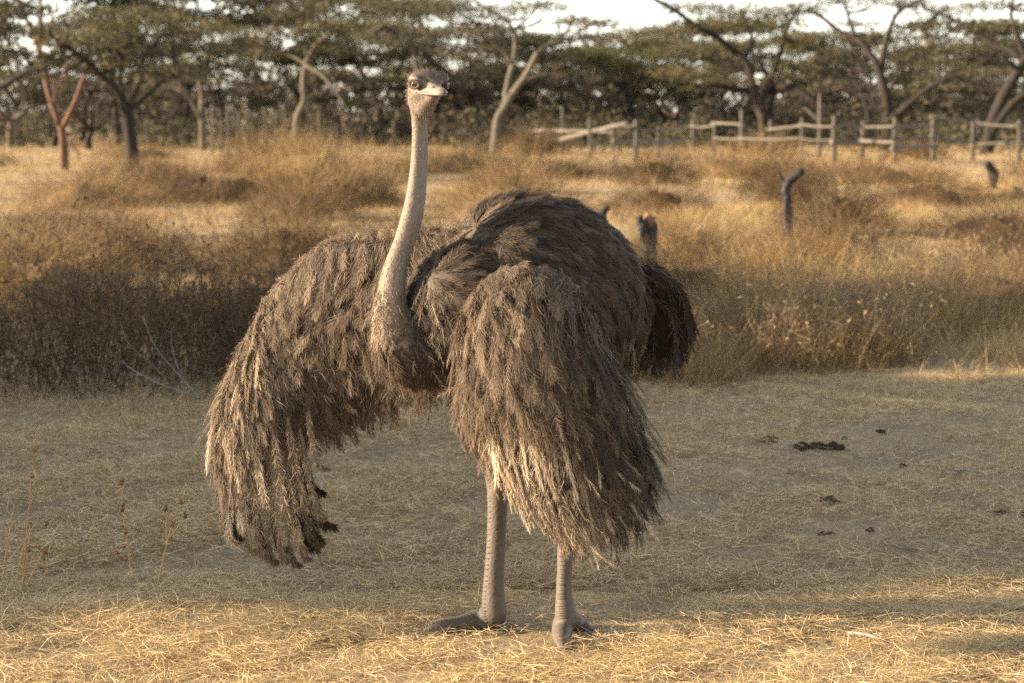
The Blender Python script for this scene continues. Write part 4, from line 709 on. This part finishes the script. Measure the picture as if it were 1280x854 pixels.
for _ in range(95):
    a = rnd(-1, 1); rx = 798 + 34 * a * .5 + rnd(-8, 8); ry = rnd(322, 385); tx = 822 + 46 * a + rnd(-6, 6); ty = 452 - 26 * max(a, 0) ** 2 - 12 * max(-a, 0) + rnd(-34, 16)
    Yr = rnd(8.10, 8.28); Yt = Yr + rnd(-.02, .12); plume_path(tl, [P(rx, ry, Yr), P((rx + tx) / 2 + 10, (ry + ty) / 2 - 16, (Yr + Yt) / 2), P(tx, ty, Yt)], .042, 26, rnd(.06, .24), .0028, .35)
for _ in range(34):
    tx = rnd(775, 850); plume_path(tl, [P(tx - 6, rnd(385, 420), 8.2), P(tx, 440, 8.2), P(tx + rnd(-4, 4), rnd(452, 470), 8.2)], .03, 16, rnd(.25, .5), .0022, .4)
o = tl.build('tail_plumes', M['plumage'], tail, loc=None); o['kind'] = 'stuff'

# ---- wings
def grid_surface(ctrl, nu, nv_):           # ctrl[col][row] of points -> smooth surface S[u along the flow][v across]
    cols = np.array([spline(c, nu) for c in ctrl]); return np.array([spline(cols[:, i], nv_) for i in range(nu)])
def surf_frames(S):
    du = unit(np.gradient(S, axis=0)); dv = unit(np.gradient(S, axis=1)); nn = unit(np.cross(du, dv)); 
    if (nn[..., 1].mean()) > 0: nn = -nn   # towards the camera's side
    return du, nn
def slab(name, S, nn, th, mat, parent, inset=.12):
    nu, nv_ = S.shape[:2]; u = np.linspace(0, 1, nu)[:, None]; v = np.linspace(0, 1, nv_)[None]
    prof = np.sqrt(np.clip(np.minimum(1, np.minimum(v, 1 - v) / inset), 0, 1)) * np.sqrt(np.clip(np.minimum(1, (1 - u) / inset), 0, 1)); h = (.008 + th * prof)[..., None]
    Vf, Vb = (S + nn * h * .5).reshape(-1, 3), (S - nn * h * .5).reshape(-1, 3); b = Bag(); i = (np.arange(nu - 1)[:, None] * nv_ + np.arange(nv_ - 1)[None]).ravel(); N0 = nu * nv_
    T = [np.stack([i, i + 1, i + nv_ + 1], 1), np.stack([i, i + nv_ + 1, i + nv_], 1)]; T += [t[:, ::-1] + N0 for t in T]
    ring = list(range(nv_)) + [r * nv_ + nv_ - 1 for r in range(1, nu)] + [(nu - 1) * nv_ + c for c in range(nv_ - 2, -1, -1)] + [r * nv_ for r in range(nu - 2, 0, -1)]
    e = np.array([(a, c) for a, c in zip(ring, ring[1:] + ring[:1])]); T += [np.stack([e[:, 0], e[:, 0] + N0, e[:, 1] + N0], 1), np.stack([e[:, 0], e[:, 1] + N0, e[:, 1]], 1)]
    b.add(np.vstack([Vf, Vb]), np.concatenate(T), .12); return b.build(name, mat, parent, True)
def on_surf(S, du, nn, u, v, off):
    a = np.clip(u * (S.shape[0] - 1), 0, S.shape[0] - 1.001); c = np.clip(v * (S.shape[1] - 1), 0, S.shape[1] - 1.001); i, j = a.astype(int), c.astype(int); fa, fc = (a - i)[:, None], (c - j)[:, None]
    bil = lambda A: (A[i, j] * (1 - fa) + A[i + 1, j] * fa) * (1 - fc) + (A[i, j + 1] * (1 - fa) + A[i + 1, j + 1] * fa) * fc
    N_ = unit(bil(nn)); return bil(S) + N_ * np.asarray(off).reshape(-1, 1), unit(bil(du)), N_
# near wing: hangs like a cape at the bird's left side
NW = [[(607, 392, 7.47), (599, 418, 7.44), (597, 450, 7.43), (602, 490, 7.45), (614, 541, 7.47), (636, 580, 7.5), (664, 609, 7.51)],
      [(627, 368, 7.41), (619, 396, 7.32), (620, 438, 7.3), (627, 490, 7.32), (643, 551, 7.35), (670, 605, 7.4), (695, 639, 7.42)],
      [(659, 360, 7.37), (658, 388, 7.26), (661, 434, 7.225), (668, 490, 7.23), (684, 556, 7.27), (706, 620, 7.33), (726, 664, 7.36)],
      [(690, 368, 7.39), (690, 396, 7.28), (698, 445, 7.235), (708, 500, 7.24), (725, 561, 7.28), (744, 610, 7.34), (758, 646, 7.37)],
      [(706, 384, 7.47), (712, 412, 7.37), (725, 455, 7.32), (743, 505, 7.32), (761, 556, 7.36), (776, 595, 7.4), (782, 620, 7.42)],
      [(712, 404, 7.585), (726, 428, 7.53), (745, 466, 7.49), (763, 508, 7.48), (779, 548, 7.49), (790, 574, 7.5), (792, 594, 7.5)]]
S1 = grid_surface([[P(*p) for p in c] for c in NW], 46, 40); du1, nn1 = surf_frames(S1)
wing1 = slab('wing', S1, nn1, .085, M['plumage'], ost); wing1['label'] = 'near wing hanging like a cape in front of the legs'
cv = Bag()
WS = [0.0]
def cover(bag, S, du, nn, n, ur, vr, L, W, nb, tm, off, tsd=.08, **kw):
    u = rnd(ur[0], ur[1], n); v = rnd(vr[0], vr[1], n); p, d, N_ = on_surf(S, du, nn, u, v, off); d = swirl(p, d, N_, kw.pop('sw', .2), 6.5, WS[0]); p = p - d * (np.clip(.14 - u, 0, .14) * kw.pop('pull', .35))[:, None]; WS[0] += .4
    sgn = np.sign(np.mean(off)) if np.mean(off) != 0 else 1
    feathers(bag, p, d + rng.normal(0, .18, (n, 3)), N_ * sgn, rnd(L[0], L[1], n), rnd(W[0], W[1], n), nb, np.clip(rng.normal(tm, tsd, n), 0, 1), **kw)
# long lower plumes first, then the coverts shingled over them
cover(cv, S1, du1, nn1, 230, (.48, .92), (.02, .74), (.13, .22), (.022, .036), 40, .84, .014, sw=.08, lift=.05, settle=.08, droop=.08, bw=.0019, shape=1, bdroop=.45, jit=.17, spread=.5, k2=True)
cover(cv, S1, du1, nn1, 420, (.42, .97), (.0, .8), (.06, .12), (.024, .036), 20, .62, .004, sw=.1, k2=True, lift=.12, settle=.08, droop=.05, bw=.0036, jit=.2, bdroop=.3, spread=.7)
cover(cv, S1, du1, nn1, 230, (.58, .95), (.60, .99), (.10, .18), (.026, .040), 30, .30, .024, sw=.1, lift=.08, settle=.08, droop=.12, bw=.0022, shape=1, bdroop=.4, jit=.2, spread=.7, k2=True)
cover(cv, S1, du1, nn1, 170, (.28, .50), (.0, .62), (.10, .15), (.030, .046), 30, .48, .058, lift=.24, settle=.06, droop=.03, bw=.0016, jit=.24, bdroop=.18, spread=.95, k2=True)
cover(cv, S1, du1, nn1, 200, (.30, .80), (.55, 1.0), (.10, .17), (.030, .046), 34, .40, .050, lift=.14, settle=.12, droop=.03, bw=.0016, jit=.24, bdroop=.2, spread=.95, k2=True)
cover(cv, S1, du1, nn1, 360, (.0, .46), (.0, 1.0), (.07, .13), (.026, .042), 30, .48, .058, tsd=.11, sw=.35, lift=.18, settle=.14, droop=.03, bw=.0015, jit=.24, bdroop=.14, spread=1.0, k2=True)
cover(cv, S1, du1, nn1, 130, (.0, .06), (.0, 1.0), (.09, .14), (.026, .042), 30, .50, .050, pull=.6, lift=.16, settle=.16, droop=.03, bw=.0019, jit=.17, bdroop=.14, spread=1.0)
cover(cv, S1, du1, nn1, 300, (.05, .9), (.0, 1.0), (.10, .2), (.025, .04), 18, .40, -.040, k2=True, lift=.15, settle=.1, droop=.08, bw=.003, jit=.2)
for e in (0.0, 1.0): cover(cv, S1, du1, nn1, 110, (.05, .95), (max(0, e - .02), min(1, e + .02)), (.08, .15), (.02, .034), 20, .52 if e == 0 else .36, .012, lift=.1, settle=.05, droop=.1, bw=.0026, jit=.28, bdroop=.4)
def rows(bag, S, du, nn, us, vr, nv, L, W, nb, tm, off, tsd=.10, sw=.12, vj=.3, **kw):   # shingled tiers of broad soft feathers
    u, v = [], []
    for i, u0 in enumerate(us):
        vv = np.linspace(vr[0], vr[1], nv) + (i % 2) * .5 * (vr[1] - vr[0]) / nv + rng.normal(0, vj * (vr[1] - vr[0]) / nv, nv); v.append(np.clip(vv, 0, 1)); u.append(np.clip(u0 + rng.normal(0, .012, nv), 0, 1))
    u = np.concatenate(u); v = np.concatenate(v); n = len(u); p, d, N_ = on_surf(S, du, nn, u, v, np.full(n, off) + rng.normal(0, .005, n)); d = swirl(p, d, N_, sw, 6.5, WS[0]); WS[0] += .4
    p = p - d * (np.clip(.10 - u, 0, .1) * .4)[:, None]
    feathers(bag, p, d + rng.normal(0, .09, (n, 3)), N_ + rng.normal(0, .16, (n, 3)), rnd(L[0], L[1], n), rnd(W[0], W[1], n), nb, np.clip(rng.normal(tm, tsd, n), 0, 1), **kw)
rows(cv, S1, du1, nn1, (.50, .58, .66, .74, .82), (.02, .74), 15, (.15, .23), (.030, .046), 70, .80, .040, sw=.05, lift=.06, settle=.08, droop=.06, bw=.0013, shape=1, bdroop=.30, jit=.09, spread=.42)
rows(cv, S1, du1, nn1, (.56, .64, .72, .80), (.66, .99), 8, (.12, .18), (.034, .048), 60, .16, .046, sw=.08, lift=.10, settle=.10, droop=.06, bw=.0014, shape=1, bdroop=.22, jit=.10, spread=.55)
rows(cv, S1, du1, nn1, (.50, .44, .38, .32, .26), (.0, .66), 14, (.11, .16), (.040, .056), 60, .48, .070, lift=.16, settle=.08, droop=.02, bw=.0013, jit=.09, bdroop=.10, spread=.62)
rows(cv, S1, du1, nn1, (.62, .54, .46, .38, .32, .26), (.58, 1.0), 9, (.12, .17), (.042, .058), 60, .30, .072, lift=.22, settle=.05, droop=.02, bw=.0013, jit=.09, bdroop=.10, spread=.62)  # right-hand coverts darker: the wing's shaded side put into their tint
rows(cv, S1, du1, nn1, (.20, .14, .08, .02), (.0, 1.0), 20, (.08, .13), (.034, .048), 54, .50, .072, sw=.25, lift=.16, settle=.12, droop=.02, bw=.0013, jit=.10, bdroop=.06, spread=.68)
def wisps(bag, S, du, nn, n, ur, vr, off, tm, L, seed):
    u = rnd(*ur, n); v = rnd(*vr, n); p, d, N_ = on_surf(S, du, nn, u, v, np.full(n, off)); d = swirl(p, d, N_, .45, 6.5, seed)
    D = unit(d + N_ * rnd(-.05, .35, n)[:, None] + rng.normal(0, .22, (n, 3))); LL = rnd(*L, n)
    p1 = p + D * (LL * .5)[:, None]; p2 = p1 + unit(D - N_ * .25 + DOWN * .25 + rng.normal(0, .25, (n, 3))) * (LL * .5)[:, None]
    bag.blades(np.stack([p, p1, p2], 1), rnd(.0009, .0018, n)[:, None] * np.array([1, .9, .2]), unit(np.cross(D, N_) + rng.normal(0, .3, (n, 3))), np.clip(rng.normal(tm, .12, n), 0, 1))
wisps(cv, S1, du1, nn1, 5000, (.0, .62), (.0, 1.0), .074, .50, (.03, .10), 1.0); wisps(cv, S1, du1, nn1, 2500, (.5, 1.0), (.0, .8), .046, .82, (.03, .09), 2.0)
cv.build('coverts', M['plumage'], wing1)['kind'] = 'stuff'
for (rx, ry, tx, ty, Yp, wd, tn) in ((640, 575, 690, 678, 7.33, .034, .72), (652, 580, 705, 690, 7.30, .034, .70), (668, 590, 720, 700, 7.29, .036, .62), (682, 585, 736, 697, 7.28, .034, .60), (700, 590, 752, 686, 7.28, .034, .56), (716, 590, 768, 678, 7.29, .034, .50), (735, 580, 782, 664, 7.31, .034, .36), (752, 570, 792, 648, 7.34, .034, .30), (768, 555, 802, 630, 7.40, .032, .28), (785, 540, 814, 612, 7.45, .030, .26), (800, 520, 819, 604, 7.50, .022, .24), (620, 560, 665, 655, 7.40, .032, .66), (606, 545, 642, 632, 7.45, .030, .62)):
    b = Bag(); plume_path(b, [P(rx, ry, Yp), P((rx + tx) / 2 - 3, (ry + ty) / 2, Yp - .02), P(tx, ty - 3, Yp + .01)], wd, 44, tn, .0026, .6, .22); b.build('plume', M['plumage'], wing1)
# far wing: held out and up from the shoulder, folded down at the wrist
FWg = [[(585, 300, 7.74), (580, 350, 7.7), (575, 410, 7.7), (572, 470, 7.76)],
       [(545, 300, 7.8), (545, 350, 7.74), (542, 420, 7.74), (540, 482, 7.82)],
       [(495, 308, 7.87), (495, 360, 7.81), (495, 430, 7.82), (496, 494, 7.9)],
       [(445, 310, 7.93), (444, 368, 7.86), (446, 440, 7.87), (448, 508, 7.95)],
       [(402, 328, 7.98), (398, 388, 7.9), (402, 455, 7.9), (412, 520, 7.97)],
       [(367, 362, 8.02), (363, 415, 7.93), (369, 475, 7.92), (383, 532, 7.97)],
       [(339, 408, 8.05), (331, 455, 7.95), (335, 505, 7.93), (347, 552, 7.96)],
       [(320, 446, 8.06), (306, 490, 7.98), (304, 530, 7.95), (312, 572, 7.96)],
       [(310, 470, 8.08), (294, 510, 8.02), (289, 548, 8.0), (290, 590, 8.0)]]
S2 = grid_surface([[P(*p) for p in c] for c in FWg], 34, 60); du2, nn2 = surf_frames(S2)
wing2 = slab('wing', S2, nn2, .09, M['plumage'], ost); wing2['label'] = 'far wing held out with long plumes hanging from the wrist'
cv = Bag()
cover(cv, S2, du2, nn2, 420, (.45, .97), (.0, .72), (.07, .13), (.028, .044), 28, .42, .036, sw=.3, lift=.12, settle=.10, droop=.10, bw=.0019, jit=.22, bdroop=.28, spread=1.0, k2=True)
cover(cv, S2, du2, nn2, 700, (.0, .80), (.0, .85), (.045, .095), (.024, .040), 24, .50, .046, tsd=.12, sw=.55, lift=.26, settle=.18, droop=.08, bw=.0014, jit=.32, bdroop=.16, spread=1.05, k2=True)
cover(cv, S2, du2, nn2, 150, (.0, .06), (.0, .95), (.06, .11), (.026, .042), 24, .52, .030, sw=.4, pull=.5, lift=.2, settle=.2, droop=.04, bw=.0018, jit=.24, bdroop=.1, spread=1.05)
cover(cv, S2, du2, nn2, 240, (.0, .98), (.70, 1.0), (.09, .17), (.022, .036), 34, .64, .048, tsd=.12, sw=.1, lift=.10, settle=.10, droop=.14, bw=.0019, jit=.2, bdroop=.4, spread=.7, k2=True)
cover(cv, S2, du2, nn2, 340, (.0, .95), (.0, 1.0), (.09, .17), (.025, .04), 16, .42, -.045, k2=True, lift=.15, settle=.1, droop=.1, bw=.003, jit=.2)
for v0, v1 in ((0, 1),):
    u = rnd(0, .05, 260); v = rnd(0, 1, 260); p, d, N_ = on_surf(S2, du2, nn2, u, v, np.full(260, .0)); feathers(cv, p, -d * .5 + N_ * rnd(-.4, .8, 260)[:, None] + np.array([-.5, 0, 0]) + rng.normal(0, .3, (260, 3)), N_, rnd(.05, .10, 260), rnd(.018, .03, 260), 16, np.clip(rng.normal(.56, .08, 260), 0, 1), lift=.1, settle=.1, droop=.3, bw=.0023, jit=.3)
cover(cv, S2, du2, nn2, 90, (.0, .95), (.985, 1.0), (.08, .15), (.02, .034), 20, .62, .01, lift=.1, settle=.05, droop=.1, bw=.0024, jit=.28, bdroop=.4)
rows(cv, S2, du2, nn2, (.92, .80, .66), (.02, .70), 22, (.08, .13), (.036, .050), 46, .42, .050, sw=.3, lift=.14, settle=.08, droop=.04, bw=.0014, jit=.13, bdroop=.12, spread=.7)
rows(cv, S2, du2, nn2, (.54, .42, .30, .18, .06), (.0, .84), 30, (.06, .10), (.032, .046), 40, .50, .060, sw=.5, vj=.6, lift=.22, settle=.14, droop=.03, bw=.0013, jit=.15, bdroop=.08, spread=.8)
rows(cv, S2, du2, nn2, (.90, .75, .60, .45, .30, .15, .02), (.70, 1.0), 9, (.12, .19), (.030, .044), 64, .66, .062, sw=.06, lift=.08, settle=.08, droop=.08, bw=.0013, jit=.10, bdroop=.28, spread=.45)
wisps(cv, S2, du2, nn2, 5000, (.0, 1.0), (.0, .85), .066, .50, (.02, .06), 3.0); wisps(cv, S2, du2, nn2, 4000, (.0, 1.0), (.7, 1.0), .058, .68, (.03, .09), 4.0)
cv.build('coverts', M['plumage'], wing2)['kind'] = 'stuff'
for (rx, ry, tx, ty, Yp, wd, tn) in ((276, 505, 276, 664, 8.02, .028, .60), (284, 500, 286, 682, 8.0, .030, .74), (294, 500, 300, 668, 7.97, .030, .80), (303, 505, 310, 692, 7.95, .032, .60), (312, 510, 324, 700, 7.94, .032, .58), (322, 515, 338, 706, 7.95, .034, .54), (334, 520, 352, 704, 7.93, .032, .60), (344, 525, 366, 710, 7.96, .034, .50), (352, 520, 378, 702, 7.92, .032, .56), (362, 525, 390, 684, 7.95, .032, .44), (372, 520, 398, 650, 7.9, .030, .62), (370, 525, 396, 680, 7.97, .040, .30), (366, 530, 404, 662, 7.98, .042, .24), (384, 500, 398, 590, 7.88, .022, .66), (330, 515, 346, 690, 8.05, .034, .24), (310, 515, 326, 685, 8.06, .034, .26), (360, 525, 384, 690, 8.06, .034, .18), (288, 510, 294, 676, 8.04, .034, .3), (318, 500, 331, 640, 7.91, .030, .72), (340, 505, 358, 650, 7.89, .030, .64), (300, 490, 303, 620, 7.93, .030, .84), (358, 510, 382, 640, 7.88, .030, .60), (272, 520, 284, 640, 8.03, .028, .66), (345, 520, 370, 660, 8.1, .036, .14), (296, 520, 312, 655, 8.1, .036, .16), (368, 520, 394, 620, 8.08, .034, .15)):
    tn = float(np.clip(.5 + (tn - .5) * 1.45, .05, 1)); b = Bag(); c = rnd(5, 15); plume_path(b, [P(rx, ry, Yp), P(rx * .6 + tx * .4 - 2, ry * .6 + ty * .4, Yp - .03), P(rx * .15 + tx * .85, ry * .15 + ty * .85, Yp - .02), P(tx + c * .3, ty - 6, Yp + .01), P(tx + c, ty - 3, Yp + .04)], wd * 1.12, 84, tn, .0022, .5, .26); b.build('plume', M['plumage'], wing2)

# ---- neck fuzz, head fuzz
fz = Bag(); k = pick(isneck & (zz > 1.02), 11000); n = len(k); low = sstep(1.45, 1.08, zz[k])
hl_ = (BV[k] - HC) @ np.stack([hf, hr, hu], 1); onhead = zz[k] > HC[2] - .06; face = onhead & (hl_[:, 0] > .022) & (hl_[:, 2] < .02); cr = onhead & (hl_[:, 2] > .016 - .35 * np.clip(hl_[:, 0], -.01, .035) + .30 * np.abs(hl_[:, 1])); face &= ~cr
D = BN[k] * .45 + DOWN * .9; D[onhead] = (BN[k] * .7 - hf * .5 + DOWN * .3)[onhead]
L = .0085 + .018 * low + .006 * onhead + .008 * (cr & (hl_[:, 0] < .01)); L[face] = .004
ti = .52 - .04 * low + rng.normal(0, .10, n); ti[cr] = rng.normal(.24, .12, cr.sum())
hairs(fz, BV[k] - BN[k] * .001, D, L * rnd(.6, 1.3, n), rnd(.0009, .0018, n), ti)
fz.build('neck_fuzz', M['fuzz'], ost)['kind'] = 'stuff'
nb_ = Bag(); k = pick((dn < .02) & (zz > .96) & (zz < 1.16), 620); n = len(k)
feathers(nb_, BV[k] - BN[k] * .003, tang(np.tile(DOWN, (n, 1)) + rng.normal(0, .3, (n, 3)), BN[k]), BN[k], rnd(.018, .036, n), rnd(.008, .014, n), 11, np.clip(rng.normal(.66, .08, n), 0, 1), lift=.35, settle=.15, droop=.2, bw=.0018, jit=.25)
nb_.build('neck_base_plumage', M['plumage'], ost)['kind'] = 'stuff'
# beak
def loft(b, rings, tint): 
    n, m = len(rings), len(rings[0]); V = np.vstack(rings + [[np.mean(rings[0], 0)], [np.mean(rings[-1], 0)]]); T = []
    for i in range(n - 1):
        for j in range(m): a, c = i * m + j, i * m + (j + 1) % m; T += [(a, c, c + m), (a, c + m, a + m)]
    for j in range(m): T += [(n * m, (j + 1) % m, j), (n * m + 1, (n - 1) * m + j, (n - 1) * m + (j + 1) % m)]
    tt = np.concatenate([np.repeat(tint, m), [tint[0], tint[-1]]]); b.add(V, T, tt)
def mandible(upper):
    rings = []; tn = []; an = np.linspace(0, 2 * np.pi, 18, endpoint=False)
    for f, w, h in ((-.004, .046, .010), (.02, .043, .020), (.045, .036, .0245), (.07, .029, .0205), (.092, .023, .0165), (.110, .016, .0125), (.119, .010, .009), (.124, .004, .004)):
        u0 = -.0215 - (.0 if upper else .0022); hh = h if upper else .004 + h * .26
        x = np.sign(np.cos(an)) * np.abs(np.cos(an)) ** .8 * w * (1 if upper else .93); y = np.sin(an); y = np.where(y > 0, (y ** 1.7 if upper else y) * (hh if upper else .0015), y * (.0015 if upper else hh)); ff = f if upper else f - .003
        rings.append(np.array([H(ff, a, u0 + c) for a, c in zip(x, y)])); tn.append((.48 if upper else .66) if f < .109 else .10)
    return rings, np.array(tn)
b = Bag(); loft(b, *mandible(True)); beak = b.build('upper_beak', M['beak'], ost, True)
b = Bag(); loft(b, *mandible(False)); b.build('lower_beak', M['beak'], ost, True)
for s in (-1, 1):
    b = Bag(); ellipsoid(b, H(.070, s * .0150, -.0055), (hf * .0075, hr * .0042, hu * .0036), 8, 10); b.build('nostril', M['dark'], beak, True)
# eyes
for s in (-1, 1):
    c = H(.010, s * .048, .002); look = unit(hr * s * .80 + hf * .60); b = Bag(); n, m = 26, 24; e1 = unit(np.cross(look, hu)); e2 = np.cross(e1, look); r = .0165
    th = np.linspace(0, np.pi, n); ph = np.linspace(0, 2 * np.pi, m, endpoint=False); Tm, Pm = np.meshgrid(th, ph, indexing='ij')
    V = c + r * (np.cos(Tm)[..., None] * look + np.sin(Tm)[..., None] * (np.cos(Pm)[..., None] * e1 + np.sin(Pm)[..., None] * e2)); T = []
    for i in range(n - 1):
        for j in range(m): a, d = i * m + j, i * m + (j + 1) % m; T += [(a, a + m, d + m), (a, d + m, d)]
    b.add(V.reshape(-1, 3), T, np.clip(Tm / 1.15, 0, 1).ravel()); eye = b.build('eye', M['eye'], ost, True)
    lid = Bag(); q = np.array([c + look * r * .55 + (e1 * math.cos(a) * 1.02 + e2 * math.sin(a) * .72) * r for a in np.linspace(0, 2 * np.pi, 22)]); lid.tube(q, np.full(22, .0050), 6, .3, cap=False); lid.build('eyelid', M['fuzz'], eye, True)
    br = Bag(); sg = 1 if e2[2] > 0 else -1; m = 60; a = rnd(.15, 2.99, m); rt = np.array([c + look * r * .75 + (e1 * math.cos(x) * 1.0 + sg * e2 * math.sin(x) * .82) * r for x in a]); hairs(br, rt, look * 1.0 + sg * e2 * .3 + rng.normal(0, .2, (m, 3)), rnd(.006, .012, m), np.full(m, .0011), np.full(m, .02), jit=.15); br.build('eyelashes', M['fuzz'], eye)
# leg plates and claws
def scutes(q, front, i0, i1, step, r0_, name='scutes'):
    b = Bag()
    for i in np.arange(i0, i1, step):
        i = min(i + rnd(-.25, .25) * step, i1); r = r0_ * rnd(.75, 1.2); j = int(i); fr = i - j; c = q[j] * (1 - fr) + q[min(j + 1, len(q) - 1)] * fr; t = unit(q[min(j + 1, len(q) - 1)][:3] - q[j][:3]); fd = unit(front - (front @ t) * t); sd = np.cross(t, fd)
        ellipsoid(b, c[:3] + fd * c[3] * .77, (sd * c[3] * .60, fd * c[3] * .26, t * r), 6, 8)
    b.a = [np.full(len(v), rnd(.2, 1.0)) for v in b.V]; return b.build(name, M['scute'], ost, True)
scutes(legs[0], np.array([-.95, -.3, 0]), 19, 36, .62, .0062); scutes(legs[1], np.array([-.25, -.95, 0]), 20, 36, .62, .0062)
scutes(legs[2], np.array([0, 0, 1.0]), 3, 16.5, .55, .0045); scutes(legs[4], np.array([0, -.5, 1.0]), 4, 16, .9, .0045); scutes(legs[5], np.array([0, 0, 1.0]), 4, 16, .8, .0040)
for q, L in ((legs[2], .030), (legs[4], .028), (legs[5], .016)):
    t = unit(q[-1][:3] - q[-3][:3]); b = Bag(); b.tube(np.array([q[-1][:3] - t * .012, q[-1][:3] + t * L * .4, q[-1][:3] + t * L * .8 + DOWN * .004, q[-1][:3] + t * L + DOWN * .007]), np.array([q[-1][3] * .9, q[-1][3] * .75, .005, .0012]), 10, .4); b.build('claw', M['claw'], ost, True)
